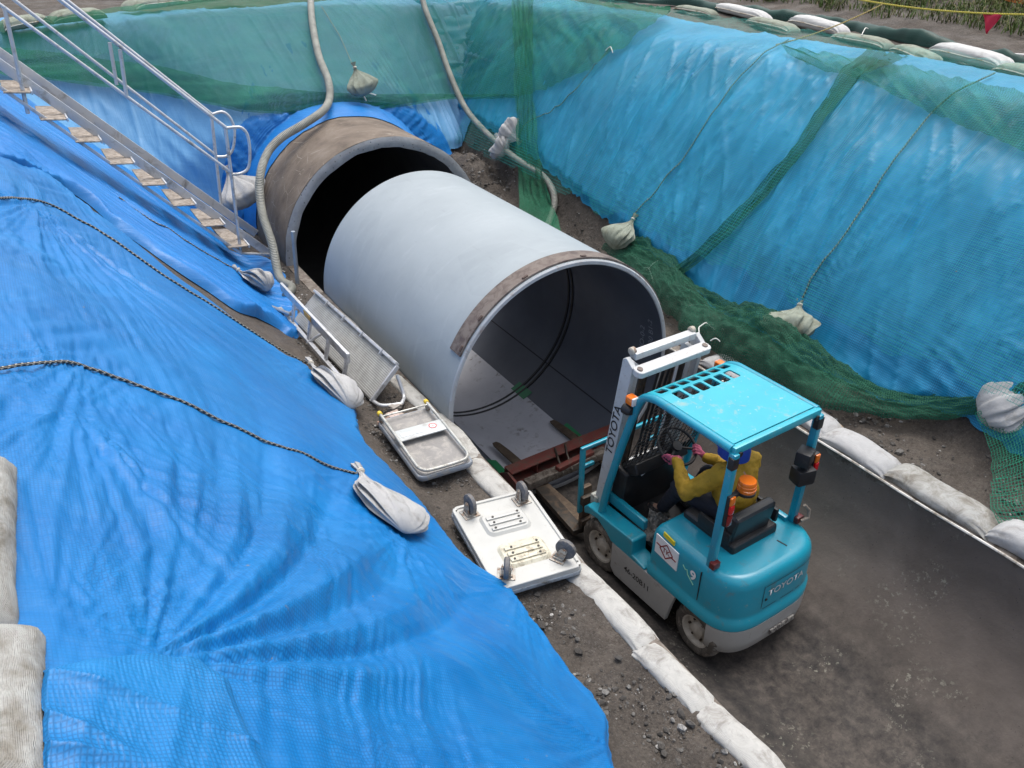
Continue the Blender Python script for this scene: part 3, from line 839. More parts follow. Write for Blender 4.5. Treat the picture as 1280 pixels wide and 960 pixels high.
h = .085 + (1 - .75 * sstep(2.3, 3.1, B)) * (streak(A, B, 90, .22, 401, .066, 2, 6, 3) * (.5 + .5 * sstep(-2.5, .5, A)) + streak(A, B, 99, .5, 403, -.045, 2, 4) + streak(A, B, 84, .13, 404, .034, 2, 5, 4) + streak(A, B, 60, .35, 406, .030, 2, 4, 5)) + .03 * fbm(A * .7, B * .7, 407, 2)
for px_, dg_ in (((985, 400), 90), ((775, 285), 90), ((1245, 515), 100), ((835, 20), -80), ((1000, 60), -90), ((1110, 75), -95), ((850, 360), 80)):
    p = hit(*px_); h += rays(A, B, p[1], (p[0] - 2.35) * 1.42, dg_, 50, 6.5, .030, 1.8, 411 + px_[0], .15, 2, 0, 2.5)
p = hit(1150, 515); h += np.exp(-(((A - p[1]) / .8) ** 2 + ((B - .25) / .35) ** 2)) * streak(A, B, 8, .10, 431, .024, 3, 1.6)
h = np.maximum(h, .012) * (.3 + .7 * sstep(0, .03, s_))
right_P = P0 + Nn * h[..., None]
o = grid_obj('tarp', right_P, BLUE4, uv=np.stack([A, B], -1))
tag(o, 'light blue tarp covering the long sunny bank behind the forklift, under thin green netting', 'tarp', 'blue tarps over the pit banks')

# ================================================================== NETS
NETA = net_mat('net_thin', (.02, .30, .26), .026, .085, 0, .7)
NETB = net_mat('net_green', (.001, .115, .055), .016, .27, .11, .85)
NETC = net_mat('net_bunched', (.003, .085, .045), .016, .30, .35, .8)
NETH = net_mat('net_heap', (.002, .06, .032), .028, .30, .45, .85)
NETD = net_mat('net_mesh', (.004, .13, .075), .024, .20, 0, .8)

# thin net stretched over the right bank
nx, nyy = 90, 220
s_ = np.linspace(0, 1, nx)[:, None]; v_ = np.linspace(0, 1, nyy)[None, :]
yv = -8.3 + 15.3 * v_ + 0 * s_; xv = 2.62 * (1 - s_) + 5.15 * s_ + .05 * fbm(yv * 2, yv * 0, 77, 3)
P0 = np.stack([xv, yv, H(xv, yv)], -1); Nn = Hn(xv, yv)
A, B = yv, (xv - 2.35) * 1.42
h = .18 + pull(A, B, 84, .5, 2.5, 451, .022) + .02 * fbm(A, B, 453, 2)
o = grid_obj('net', P0 + Nn * np.maximum(h, .07)[..., None], NETA, uv=np.stack([A, B], -1))
tag(o, 'fine pale green safety net stretched flat over the light blue tarp of the long bank', 'safety net', 'green safety nets')

def net_sheet(P, mat, label, amp=.03, seed=1, deg=90, per=.25):
    du = np.concatenate([np.zeros((P.shape[0], 1)), np.cumsum(np.linalg.norm(np.diff(P, axis=1), axis=2), 1)], 1)
    dv = np.concatenate([np.zeros((1, P.shape[1])), np.cumsum(np.linalg.norm(np.diff(P, axis=0), axis=2), 0)], 0)
    P = P + grid_normals(P) * (pull(dv, du, deg, per, 1.2, seed, amp) + amp * .5)[..., None]
    o = grid_obj('net', P, mat, uv=np.stack([du, dv], -1)); tag(o, label, 'safety net', 'green safety nets'); return o

# net curtain hung along the end bank
topq = [(-10, 30), (60, 24), (180, 8), (300, -4), (430, -8), (560, -6), (650, -4)]
lowq = [(-10, 92), (60, 98), (200, 116), (300, 137), (400, 143), (470, 135), (560, 123), (650, 121)]
net_sheet(ruled(topq, lowq, 200, 50, .22), NETB, 'dark green net curtain draped across the end bank above the old pipe', .022, 501, 90, .7)
band = [(-10, 60), (60, 66), (200, 84), (300, 108), (400, 116), (470, 118), (560, 119), (650, 119)]
net_sheet(ruled(band, [(x, y + 2.5) for x, y in lowq], 160, 12, .27), NETB, 'doubled dark green hem of the net curtain on the end bank', .02, 503, 90, .6)
net_sheet(ruled([(650, -4), (700, 2), (740, 5), (790, 10), (838, 15)], [(650, 124), (700, 106), (740, 88), (790, 52), (838, 19)], 70, 36, .2), NETB,
          'three cornered green net where the two banks meet', .04, 505, 80, .4)
net_sheet(ruled([(641, -4), (646, 120), (648, 200), (650, 292)], [(668, -4), (668, 120), (676, 200), (706, 306)], 90, 26, .26), NETB,
          'narrow green net hanging straight down in the corner beside the curved hose', .03, 507, 0, .07)
# gathered strand running down the right bank
net_sheet(ruled([(1085, 66), (1052, 92), (1032, 128), (1000, 176), (952, 234), (902, 286), (868, 318), (822, 352)],
                [(1135, 76), (1076, 98), (1046, 134), (1012, 186), (964, 245), (913, 296), (877, 328), (838, 360)], 110, 16, .17), NETC,
          'bunched dark green strand of net running down the long bank to the pipe', .03, 509, 0, .05)
net_sheet(ruled([(975, 60), (1060, 74), (1130, 84), (1200, 104), (1290, 122)], [(1010, 84), (1070, 100), (1120, 122), (1200, 158), (1290, 196)], 80, 20, .15), NETB,
          'green net fringe folded over the top edge of the bank below the white sandbags', .03, 511, 60, .3)

# heap of net along the foot of the right bank
path = [(762, 315, .16, .10), (790, 330, .20, .14), (822, 352, .24, .18), (850, 388, .32, .20), (890, 412, .38, .26), (930, 438, .42, .30), (975, 462, .42, .30), (1015, 484, .38, .26), (1050, 503, .30, .20), (1100, 517, .20, .14), (1150, 521, .13, .10), (1215, 512, .10, .08), (1290, 492, .10, .08)]
hp = hits([(a, b) for a, b, _, _ in path], .06)
pa = np.concatenate([hp, np.array([[c_, d_] for _, _, c_, d_ in path])], 1)
pa = smooth_poly(pa, 260, 1)
T_ = np.gradient(pa[:, :3], axis=0); T_[:, 2] = 0; T_ /= np.linalg.norm(T_, axis=1, keepdims=True)
side = np.stack([T_[:, 1], -T_[:, 0], 0 * T_[:, 0]], 1)
tt = np.linspace(-1, 1, 64)
S_, TT = np.meshgrid(np.arange(260) * .03, tt, indexing='ij')
wd = pa[:, 3:4] * (1 + .25 * fbm(S_ * 2, S_ * 0 + TT * .5, 521, 3)); hg = pa[:, 4:5]
Pn = pa[:, None, :3] + side[:, None, :] * (wd * TT)[..., None]
lump = np.sqrt(np.clip(1 - TT ** 2, 0, 1)) * hg * (1 + .5 * fbm(S_ * .8, TT * .8, 523, 2)) + hg * .17 * ridge(TT * 2.4 + .9 * pn(S_ * .9, TT * .5, 529) + S_ * .35, S_ * .55, 527, 3, .5) * np.clip(1.2 - np.abs(TT), 0, 1) + hg * .09 * ridge(S_ * 3.2 - TT, TT * 3 + S_, 531, 3, .55)
Pn[..., 2] = np.maximum(H(Pn[..., 0], Pn[..., 1]), np.minimum(Pn[..., 2], H(Pn[..., 0], Pn[..., 1]) + .12)) + .05 + np.maximum(lump, 0)
du = np.concatenate([np.zeros((260, 1)), np.cumsum(np.linalg.norm(np.diff(Pn, axis=1), axis=2), 1)], 1)
o = grid_obj('net', Pn, NETH, uv=np.stack([du, S_], -1))
tag(o, 'heavy heap of dark green netting along the foot of the bank beside the forklift', 'safety net', 'green safety nets')
# the loose end of the net at the right hand side of the path
A_q = [at(1216, 518, 2, .34), at(1232, 545, 2, .22), at(1246, 580, 2, .12), at(1238, 640, 2, .10), at(1258, 672, 2, .05)]
B_q = [at(1300, 492, 2, .55), at(1305, 540, 2, .45), at(1310, 580, 2, .35), at(1312, 640, 2, .22), at(1316, 660, 2, .12)]
a = smooth_poly(A_q, 60, 1); b = smooth_poly(B_q, 60, 1); ss = np.linspace(0, 1, 30)[None, :, None]
net_sheet(a[:, None] * (1 - ss) + b[:, None] * ss, NETD, 'loose green net end hanging over the soil by the last white sandbag', .03, 531, 90, .2)

# ================================================================== SANDBAGS, ROPES, HOSES
def sack_mat(name, col, dirt, amt=.45):
    if name in MATS: return MATS[name]
    t = NT(name); ob = t.tc.outputs['Object']; uv = t.tc.outputs['UV']
    c = t.ramp(t.noise(ob, 5, 5), [(.3, tuple(x * .85 for x in col)), (.7, col)])
    k = t.ramp(t.noise(ob, 7, 8, .7, .5), [(.62 - amt * .3, (0,) * 3), (.85 - amt * .3, (.85,) * 3)])
    c = t.mix(k, c, dirt)
    w1 = t.n('ShaderNodeTexWave'); w1.inputs['Scale'].default_value = 90; t.l(ob, w1.inputs[0])
    w2 = t.n('ShaderNodeTexWave', bands_direction='Z'); w2.inputs['Scale'].default_value = 90; t.l(ob, w2.inputs[0])
    b1 = t.bump(t.math('ADD', w1.outputs[1], w2.outputs[1]), .5, .002)
    c = t.mix(t.math('MULTIPLY', t.math('MULTIPLY', w1.outputs[1], w2.outputs[1]), .25), c, tuple(x * .5 for x in col))
    t.set(Base_Color=c, Roughness=.8, Specular_IOR_Level=.25, Normal=t.bump(t.noise(ob, 12, 7, .6, .6), .4, .02, b1))
    MATS[name] = t.m; return t.m
SW = sack_mat('sack_white', (.46, .46, .46), (.22, .20, .17), .3)
SWW = sack_mat('sack_clean', (.60, .60, .59), (.35, .33, .30), .1)
SG = sack_mat('sack_grey', (.42, .42, .40), (.15, .13, .10), .7)
SO = sack_mat('sack_olive', (.30, .33, .27), (.13, .13, .09), .5)
SD = sack_mat('sack_dirty', (.50, .49, .46), (.15, .13, .11), .40)
WTIE = pm('tie_cord', (.60, .57, .50), .8, dirt=(.3, .2, .1))

def tied_bag(neck, bottom, width, thick, mat, label, group, roll=0., seed=1, up=None, limp=0):
    """a sandbag hanging by its gathered neck on a bank"""
    neck = np.array(neck); bottom = np.array(bottom); d = bottom - neck; L = np.linalg.norm(d); d /= L
    n = np.array(up if up is not None else nrm((neck[0] + bottom[0]) / 2, (neck[1] + bottom[1]) / 2)); n -= d * (n @ d); n /= np.linalg.norm(n)
    s_ = np.cross(d, n)
    root = empty('sandbag', neck)
    tag(root, label, 'sandbag', group)
    nt_, nk = 40, 72
    rings = []
    for i in range(nt_):
        t = i / (nt_ - 1)
        prof = (.07 + .93 * sstep(.0, .66, t)) * max(.02, 1 - t ** 5) ** .55 if t > 0 else .07
        wv_ = width * .74 * prof
        tv_ = thick * .56 * (.10 + .90 * sstep(.05, .75, t)) * max(.02, 1 - t ** 6) ** .5
        ring = []
        for k in range(nk):
            a = 2 * PI * k / nk
            pl_ = 1 + (.20 * math.sin(a * 9 + seed + 1.2 * math.sin(a * 2)) + .12 * math.sin(a * 17 + 2 * seed + 3 * t)) * (1 - t) ** .45 + .04 * math.sin(t * 17 + seed + 2 * math.sin(a * 3)) + .10 * float(pn(math.cos(a) * 1.5 + seed, math.sin(a) * 1.5 + t * 2.5, seed))
            sk = limp * t * t * width
            ca, sa = math.cos(a), math.sin(a)
            ca = math.copysign(abs(ca) ** .8, ca)
            q = d * (L * t) + s_ * (wv_ * ca * pl_ + sk) + n * (tv_ * sa * pl_ * .9 + tv_ * .75)
            ring.append(q)
        rings.append(ring)
    MB().loft(rings).build('sack', mat, root, 80)
    b = MB(); b.lathe([(-.012, .018), (-.005, .03), (.006, .031), (.014, .02)], 14, 'Z')
    M = Matrix((Vector(s_), Vector(n), Vector(d))).transposed().to_4x4()
    for i, v in enumerate(b.v): b.v[i] = tuple(M @ Vector(v) + Vector(n) * thick * .042)
    b.build('tie', WTIE, root)
    b = MB()
    rg = []
    for i in range(6):
        t = i / 5
        rg.append([-d * (.01 + .06 * t) + n * thick * .042 + s_ * (.016 + .03 * t) * math.cos(2 * PI * k / 14) * (1 + .3 * math.sin(k * 3 + seed)) + n * (.012 + .02 * t) * math.sin(2 * PI * k / 14) for k in range(14)])
    b.loft(rg).build('neck', mat, root, 80)
    return root

def long_bag(p0, p1, width, height, mat, label, group, seed=1, sag=0., up=(0, 0, 1), ears=True, name='sandbag', lift=.0, calm=1.0):
    p0 = np.array(p0, float); p1 = np.array(p1, float); d = p1 - p0; L = np.linalg.norm(d); d /= L
    n = np.array(up, float); n -= d * (n @ d); n /= np.linalg.norm(n); s_ = np.cross(d, n)
    c0 = (p0 + p1) / 2
    rings = []; m = 56; nk = 44
    for i in range(m):
        t = i / (m - 1); u = 2 * t - 1
        e = (1 - abs(u) ** (9 if calm else 22)) ** .5 if abs(u) < 1 else 0
        w_ = width / 2 * (.80 + .20 * e) * (1 + .05 * calm * float(pn(t * 3, seed * 3.1, seed)))
        hh = height * (.10 + .90 * (1 - abs(u) ** (5 if calm else 9)) ** .6) * (1 + .09 * float(pn(t * 2.6, seed * 1.7, seed + 1)))
        off = calm * .12 * width * float(pn(t * 2, seed * 2.3, seed + 2)) + sag * (1 - u * u)
        ring = []
        for k in range(nk):
            a = 2 * PI * k / nk; ca, sa = math.cos(a), math.sin(a)
            ca2 = math.copysign(abs(ca) ** .7, ca); sa2 = math.copysign(abs(sa) ** .85, sa)
            wr = 1 + .016 * float(ridge(np.array(t * 3.5), np.array(a * 1.6 + seed), seed + 4, 3)) + .10 * calm * math.sin(a * 9 + seed + 2 * t) * abs(u) ** 3 + .018 * float(ridge(np.array(t * 8.0), np.array(a * .7 + seed), seed + 6, 2)) * calm
            q = d * (L * (t - .5)) + s_ * (w_ * ca2 * wr + off) + n * (hh * .5 + hh * .5 * sa2 * wr + lift)
            ring.append(q)
        rings.append(ring)
    o = MB().loft(rings).build(name, mat, None, 80); o.location = c0
    tag(o, label, 'sandbag', group)
    if ears:      # the sewn seam along the outer edge
        P = [np.array(rings[i][0]) * 1.0 + n * 0 for i in range(1, m - 1)]
        MB().tube([p + s_ * .004 for p in P], .007, 6).build('seam', WTIE, o)
    return o
GB = 'sandbags tied to ropes on the banks'; GL = 'long sandbags along the trough rims'; GT_ = 'sandbags along the top edges of the pit'
def hb(n_, b_, off=.05): return hit(*n_, off), hit(*b_, off)
n_, b_ = hb((297, 338), (334, 364), .105); tied_bag(n_, b_, .34, .22, SW, 'small white pleated sandbag on the rolled hem of the paler tarp', GB, seed=3)
n_, b_ = hb((388, 455), (436, 510), .105); b_[2] = max(b_[2], .06); tied_bag(n_, b_, .34, .2, SW, 'white tied sandbag at the tarp edge beside the aluminium work platform', GB, seed=5)
n_, b_ = hb((450, 590), (510, 668), .105); tied_bag(n_, b_, .43, .14, SW, 'large white flat sandbag at the end of the rope on the big blue tarp', GB, seed=8, limp=.08)
n_, b_ = hb((286, 222), (312, 258), .1); tied_bag(at(284, 214, 1, 5.75), at(312, 258, 1, 5.6), .42, .3, SW, 'white sandbag hanging behind the foot of the aluminium stair', GB, seed=11, up=(0, -1, .2))
n_, b_ = hb((792, 274), (768, 312), .25); tied_bag(n_, b_, .34, .24, SO, 'grey green sandbag under the net just above the grey pipe', GB, seed=13)
n_, b_ = hb((1000, 382), (982, 430), .29); tied_bag(n_, b_, .36, .26, SO, 'grey green sandbag under the net above the forklift roof', GB, seed=17)
n_, b_ = hb((1318, 484), (1224, 522), .03); tied_bag(n_, b_, .30, .20, SW, 'plump white sandbag under the loose net end at the bank foot', GB, seed=19)
n_ = at(443, 84, 1, hit(443, 84, .3)[1] - .45); b_ = at(455, 120, 1, n_[1] - .10); tied_bag(n_, b_, .31, .2, SO, 'grey green sandbag hanging in front of the net curtain on the end bank', GB, seed=23, up=(0, -1, .3))
n_, b_ = hb((622, 172), (634, 192), .22); tied_bag(n_, b_, .30, .24, SW, 'lower white sandbag of the pair in the corner by the curved hose', GB, seed=29)
n_, b_ = hb((648, 176), (634, 160), .22); tied_bag(n_, b_, .31, .22, SW, 'upper white sandbag of the pair in the corner by the curved hose', GB, seed=31)

# rim sandbags, left (half buried) and right
ye = [-4.9, -4.05, -3.52, -2.98, -2.12, -1.28, -.62, .2, 1.05, 1.95, 2.8]
wl = ['muddy sandbag buried in the path edge, lowest in the photo', 'muddy sandbag half buried in the path edge near the bottom of the photo', 'pale long sandbag half buried on the rim beside the rear wheel of the forklift',
      'pale long sandbag half buried on the rim between the two wheels of the forklift', 'pale sandbag on the rim partly under the upturned white trolley', 'pale sandbag on the rim just past the upturned white trolley',
      'dirty sandbag on the rim beside the trolley with the folded handle', 'dirty flattened sandbag on the rim against the mouth of the grey pipe', 'dirty sandbag squeezed between grey pipe and work platform',
      'farthest dirty sandbag squeezed beside the grey pipe near the old concrete pipe']
for i in range(10):
    x0 = -1.405 + .012 * math.sin(i * 2.3)
    long_bag((x0, ye[i] - .05, -.06), (x0 + .01 * math.cos(i * 3), ye[i + 1] + .05, -.06), .20 if i < 7 else .16, .105, SD, wl[i], GL, 40 + i, .012, ears=False)
yr_ = [-5.0, -4.18, -3.52, -2.62, -1.98, -1.2, -.4]
wr_ = ['white sandbag bulging on the trough rim at the right border of the photo', 'big white creased sandbag on the rim below the loose net end', 'long grey white sandbag on the right rim, the longest lying full length in view',
       'creased white sandbag on the rim between the longest one and the forklift post', 'white sandbag on the rim seen behind the rear right post of the forklift', 'white sandbag on the rim hidden mostly by the forklift roof']
for i in range(6):
    x0 = 1.545 + .02 * math.sin(i * 1.7)
    long_bag((x0, yr_[i] - .03, -.02), (x0 - .01, yr_[i + 1] + .04, -.02), .29, .135 + (.06 if i < 2 else 0), SW if i != 2 else SG, wr_[i], GL, 60 + i, .015)

# top edge of the long bank
cw = [((895, 14), (960, 30), .20, SWW, 'white sandbag on the bank top, farthest of the three white ones'), ((990, 32), (1055, 48), .22, SWW, 'white sandbag on the bank top with a raised end, middle of the three'), ((1168, 70), (1258, 92), .24, SWW, 'white sandbag on the bank top below the red pennant'),
      ((846, 14), (893, 22), .20, SO, 'grey sandbag under net, first before the white ones'), ((938, 30), (992, 43), .22, SO, 'grey sandbag under net between the two far white ones'), ((1045, 50), (1112, 64), .22, SO, 'grey sandbag under net beside the bunched net strand'),
      ((1122, 66), (1168, 82), .22, SO, 'grey sandbag under net next to the white one below the red pennant'), ((1250, 92), (1300, 104), .24, SO, 'grey sandbag under net at the right border of the photo')]
for i, (a, b_, w_, m_, lb) in enumerate(cw):
    p, q = hit(*a), hit(*b_)
    long_bag(p + [0, 0, .0], q + [0, 0, .0], w_ * 1.0, w_ * (.72 if m_ is SWW else .5), m_, lb, GT_, 70 + i, .02, lift=.02)
for i, (a, b_, lb) in enumerate([((2, 40), (62, 30), 'grey folded sandbag on the end bank top, first at the left border'), ((62, 30), (130, 22), 'grey folded sandbag on the end bank top behind the stair rails'), ((160, 14), (225, 5), 'grey sandbag on the end bank top just right of the stair rails'), ((225, 5), (300, -3), 'second grey sandbag on the end bank top right of the stair rails')]):
    p, q = hit(*a, .1), hit(*b_, .1)
    long_bag(p, q, .34, .17, SO, lb, GT_, 90 + i, .03)
# the two big grey bags by the photographer
for (pa_, pb_, w_, lb, sd_) in (((20, 575), (20, 782), .56, 'big grey woven sack at the left border, upper one of the two', 101), ((56, 782), (60, 1010), .62, 'big grey woven sack at the left border, lower one with a white seam', 103)):
    p, q = hit(*pa_, .1), hit(*pb_, .1); pc = np.array([-w_ / 2, 0, -.10])
    long_bag(p + pc, q + pc, w_, .26, SG, lb, GT_, sd_, .0, calm=0)


# ropes
SURF = [near_K, kd(up_P), kd(right_P)]
RB = rope_mat('rope_black_yellow', (.045, .045, .045), (.42, .39, .33), 26)
RO_ = rope_mat('rope_olive', (.09, .15, .15), (.22, .28, .24), 26)
def rope(pts, r, mat, label, off=.05, n=90, cat='rope', name='rope', group='ropes holding sandbags'):
    q = hits(poly(pts, n), off)
    for _ in range(3): q[1:-1] = (q[:-2] + 2 * q[1:-1] + q[2:]) / 4
    for S_P in SURF:
        F_ = S_P[1]
        for i_ in range(n):
            k_ = S_P[0].find((q[i_, 0], q[i_, 1], 0))[1]
            if abs(F_[k_, 0] - q[i_, 0]) + abs(F_[k_, 1] - q[i_, 1]) < .05: q[i_, 2] = max(q[i_, 2], F_[k_, 2] + r * 1.4 + (.028 if mat is RO_ else 0))
    for _ in range(7): q[1:-1, 2] = np.maximum((q[:-2, 2] + 2 * q[1:-1, 2] + q[2:, 2]) / 4, q[1:-1, 2] - .002)
    q[:, 2] += .006 * pn(np.arange(n) * .2, 0 * np.arange(n) + len(label), 3)
    o = MB().tube(q, r, 8).build(name, mat); tag(o, label, cat, group); return o
rope([(-10, 462), (30, 455), (70, 452), (100, 456), (160, 478), (260, 522), (350, 562), (446, 596)], .0085, RB, 'black and tan twisted rope ending at the large white flat sandbag', .06)
rope([(-8, 250), (40, 253), (70, 262), (120, 290), (200, 345), (270, 388), (330, 425), (388, 457)], .009, RB, 'twisted rope along the tarp edge to the sandbag by the work platform', .06)
rope([(150, 250), (200, 282), (250, 312), (298, 339)], .007, RB, 'thin dark rope on the paler tarp ending at the small pleated sandbag', .09)
rope([(1242, 96), (1195, 118), (1160, 150), (1130, 190), (1100, 235), (1055, 310), (1010, 372), (998, 397)], .009, RO_, 'olive rope on the long bank to the sandbag above the forklift roof', .10)
rope([(985, 52), (955, 72), (925, 105), (890, 150), (850, 208), (800, 270), (789, 285)], .008, RO_, 'olive rope on the long bank to the sandbag above the grey pipe', .10)
rope([(762, 62), (745, 85), (720, 118), (698, 140), (660, 160), (648, 176)], .008, RO_, 'olive rope at the bank corner ending at the pair of white sandbags', .10)
rope([(402, 8), (425, 45), (443, 86)], .007, RO_, 'thin rope down to the sandbag on the net curtain', .3)
# short white lashings on the net
LASH = pm('lash_white', (.66, .66, .62), .6)
def lash(pts, off, label, r=.006):
    q = hits(poly(pts, 24), off); n_ = len(q); q[:, 2] += .03 * np.sin(np.linspace(0, PI, n_))
    o = MB().tube(q, r, 6).build('cord', LASH); tag(o, label, 'cord', 'white cord ends on the nets')
lash([(470, 119), (452, 118), (458, 126)], .38, 'white cord knot under the sandbag on the net curtain', .011)
lash([(804, 335), (810, 337), (814, 346), (816, 350)], .22, 'white cord end hooked down beside the net heap, nearest the pipe')
lash([(823, 326), (812, 336), (808, 338)], .22, 'white cord end sticking up beside the net heap, nearest the pipe')
lash([(874, 424), (873, 412), (882, 406), (893, 412)], .3, 'white looped cord on the net heap behind the forklift mast')
lash([(888, 426), (900, 427)], .34, 'short straight white cord lying on the net heap')
lash([(757, 63), (763, 61), (766, 66)], .3, 'white cord knot at the top of the corner net')
lash([(1077, 44), (1082, 37), (1085, 36)], .16, 'white cord over the black net roll on the bank top')

# hoses
t = NT('hose'); uv = t.tc.outputs['UV']; sx = t.n('ShaderNodeSeparateXYZ'); t.l(uv, sx.inputs[0])
rb_ = t.math('SINE', t.math('MULTIPLY', sx.outputs[1], 2 * PI / .022))
t.set(Base_Color=t.ramp(t.noise(t.tc.outputs['Object'], 6, 5), [(.3, (.20, .205, .18)), (.7, (.34, .34, .30))]), Roughness=.5, Normal=t.bump(rb_, .7, .008)); HOSE = t.m
def cat_rom(P, n):
    P = np.array(P, float); P = np.concatenate([[2 * P[0] - P[1]], P, [2 * P[-1] - P[-2]]]); out = []
    m = len(P) - 3
    for t_ in np.linspace(0, m - 1e-6, n):
        i = int(t_); f = t_ - i; a, b, c_, d_ = P[i:i + 4]
        out.append(.5 * ((2 * b) + (-a + c_) * f + (2 * a - 5 * b + 4 * c_ - d_) * f * f + (-a + 3 * b - 3 * c_ + d_) * f ** 3))
    return np.array(out)
top = [hit(388, -12, .32), hit(390, 25, .32), hit(398, 68, .33), hit(410, 100, .34), at(412, 122, 1, 6.1), at(404, 138, 1, 5.6)]
P = top + [at(380, 155, 1, 5.42), at(352, 172, 1, 5.36), at(334, 192, 1, 5.25), at(325, 222, 1, 5.0), at(327, 262, 1, 4.75), at(340, 305, 1, 4.3), np.array([-1.66, 3.95, .05]), np.array([-1.62, 3.6, .045]), np.array([-1.75, 3.4, .04])]
o = MB().tube(cat_rom(P, 200), .055, 14).build('hose', HOSE); tag(o, 'grey ribbed hose curving round the left side of the old brown pipe', 'hose', 'suction hoses')
P = [hit(525, -12, .32), hit(533, 15, .32), hit(548, 52, .33), hit(562, 92, .33), hit(580, 132, .33), hit(602, 160, .3), hit(632, 188, .28), hit(655, 205, .3)]
P += [hit(676, 218, .2), hit(690, 236, .12), hit(693, 256, .08), hit(686, 278, .06), hit(680, 290, .06)]
o = MB().tube(cat_rom(P, 200), .05, 14).build('hose', HOSE); tag(o, 'grey hose coming down the end bank and bending behind the grey pipe', 'hose', 'suction hoses')
# steel post in front of the old pipe
STEEL = pm('galvanised', (.40, .42, .44), .42, .55, dirt=(.2, .17, .14), dirt_amt=.3, var=.1)
b = MB(); b.tube([(-1.50, 3.77, -.1), (-1.455, 3.77, .68)], .026, 12)
o = b.build('steel_post', pm('post_grey', (.30, .34, .38), .5, .3)); tag(o, 'short grey steel tube standing upright beside the mouth of the old pipe', 'post')

# ================================================================== BANK TOP: grass, rolled net, pennant rope, fence
t = NT('grass'); geo = t.n('ShaderNodeNewGeometry')
c = t.ramp(geo.outputs['Random Per Island'], [(0, (.03, .06, .010)), (.5, (.065, .11, .022)), (.8, (.13, .13, .05)), (1, (.22, .19, .10))])
t.set(Base_Color=c, Roughness=.7, Specular_IOR_Level=.2); GRASS = t.m
rs = np.random.default_rng(5); V = []; F = []
gx0 = lambda y: 7.7 + .25 * float(fbm(np.array(y * .8), np.array(1.0), 3, 3))
cnt = 0
while cnt < 42000:
    x, y = rs.uniform(6.4, 13.5), rs.uniform(-5, 13)
    if x < gx0(y) + rs.exponential(.08): continue
    if float(pn(x * 1.7, y * 1.7, 55)) < rs.uniform(-.6, .25): continue
    z = float(H(x, y)) ; L = rs.uniform(.06, .20); a = rs.uniform(0, 2 * PI); ln = rs.uniform(.5, 1.4) * L
    w_ = .008; o_ = len(V)
    dx, dy = math.cos(a), math.sin(a)
    V += [(x - dy * w_, y + dx * w_, z), (x + dy * w_, y - dx * w_, z), (x + dx * ln * .35 + dy * w_ * .7, y + dy * ln * .35 - dx * w_ * .7, z + L * .65), (x + dx * ln * .35 - dy * w_ * .7, y + dy * ln * .35 + dx * w_ * .7, z + L * .65), (x + dx * ln, y + dy * ln, z + L * .8)]
    F += [(o_, o_ + 1, o_ + 2, o_ + 3), (o_ + 3, o_ + 2, o_ + 4)]; cnt += 1
me = bpy.data.meshes.new('grass'); me.from_pydata(V, [], F); me.materials.append(GRASS); o = bpy.data.objects.new('grass', me); COL.objects.link(o); tag(o, None, None, kind='stuff')
# rolled dark net behind the bags
BN = net_mat('net_roll', (.004, .04, .03), .02, .5, .85)
pts = [(700, -2), (760, 2), (830, 6), (890, 14), (960, 24), (1010, 30), (1070, 40), (1130, 54), (1200, 66), (1240, 80), (1300, 96)]
q = hits(poly(pts, 150)); S1 = np.arange(150)
wdt = np.maximum(.10 + .09 * fbm(S1 * .09, S1 * 0., 3, 3), .06); tt = np.linspace(-1, 1, 20)
Pn = q[:, None, :] + np.array([1, .2, 0])[None, None] * (wdt[:, None] * tt[None, :])[..., None]
Pn[..., 2] += (.02 + .11 * (1 + .7 * fbm(S1 * .06, S1 * 0., 9, 4)))[:, None] * np.sqrt(1 - tt ** 2)[None, :] + .02
o = grid_obj('net', Pn, BN, uv=np.stack([tt[None, :] * .2 + 0 * S1[:, None], S1[:, None] * .05 + 0 * tt[None, :]], -1)); tag(o, 'almost black rolled up net along the bank top behind the white sandbags', 'safety net', 'green safety nets')
YEL = rope_mat('rope_yellow', (.62, .52, .05), (.30, .26, .06), 30)
Pa, Pb = np.array(at(1040, -8, 0, 6.6)), np.array(at(1330, 18, 0, 6.0))
P = [Pa * (1 - u) + Pb * u + np.array([0, 0, -.08 * 4 * u * (1 - u)]) for u in np.linspace(0, 1, 40)]
o = MB().tube(P, .011, 6).build('rope', YEL); tag(o, 'yellow rope strung above the grass with a red pennant on it', 'rope')
k_ = min(range(40), key=lambda i: abs((lambda d: 640 + CF * (d @ _rt) / (d @ _fw))(P[i] - CP) - 1102))
Pc = P[k_]; Pd = hit(970, 56, .1)
o = MB().tube([Pc * (1 - u) + Pd * u + np.array([0, 0, -.05 * 4 * u * (1 - u)]) for u in np.linspace(0, 1, 20)], .008, 6).build('rope', rope_mat('rope_tan', (.42, .33, .10), (.2, .16, .06), 30)); tag(o, 'thin tan guy line running from the yellow rope down to the bank edge', 'rope')
ks = [(lambda d: 640 + CF * (d @ _rt) / (d @ _fw))(p - CP) for p in P]
i0 = int(np.argmin(np.abs(np.array(ks) - 1227))); i1 = int(np.argmin(np.abs(np.array(ks) - 1254)))
A_, B_ = P[i0], P[i1]; dd = (B_ - A_) / np.linalg.norm(B_ - A_); M_ = (A_ + B_) / 2
b = MB(); hgt = .215; wn = .135; nrm_ = np.cross(dd, [0, 0, 1]); nrm_ /= np.linalg.norm(nrm_)
rows = []
for i in range(9):
    t_ = i / 8; r_ = [M_ + dd * wn * (1 - t_) * u + np.array([0, 0, -hgt * t_ - .004]) + nrm_ * .012 * math.sin(5 * t_ + 3 * u) for u in np.linspace(-1, 1, 9)]
    rows.append(r_)
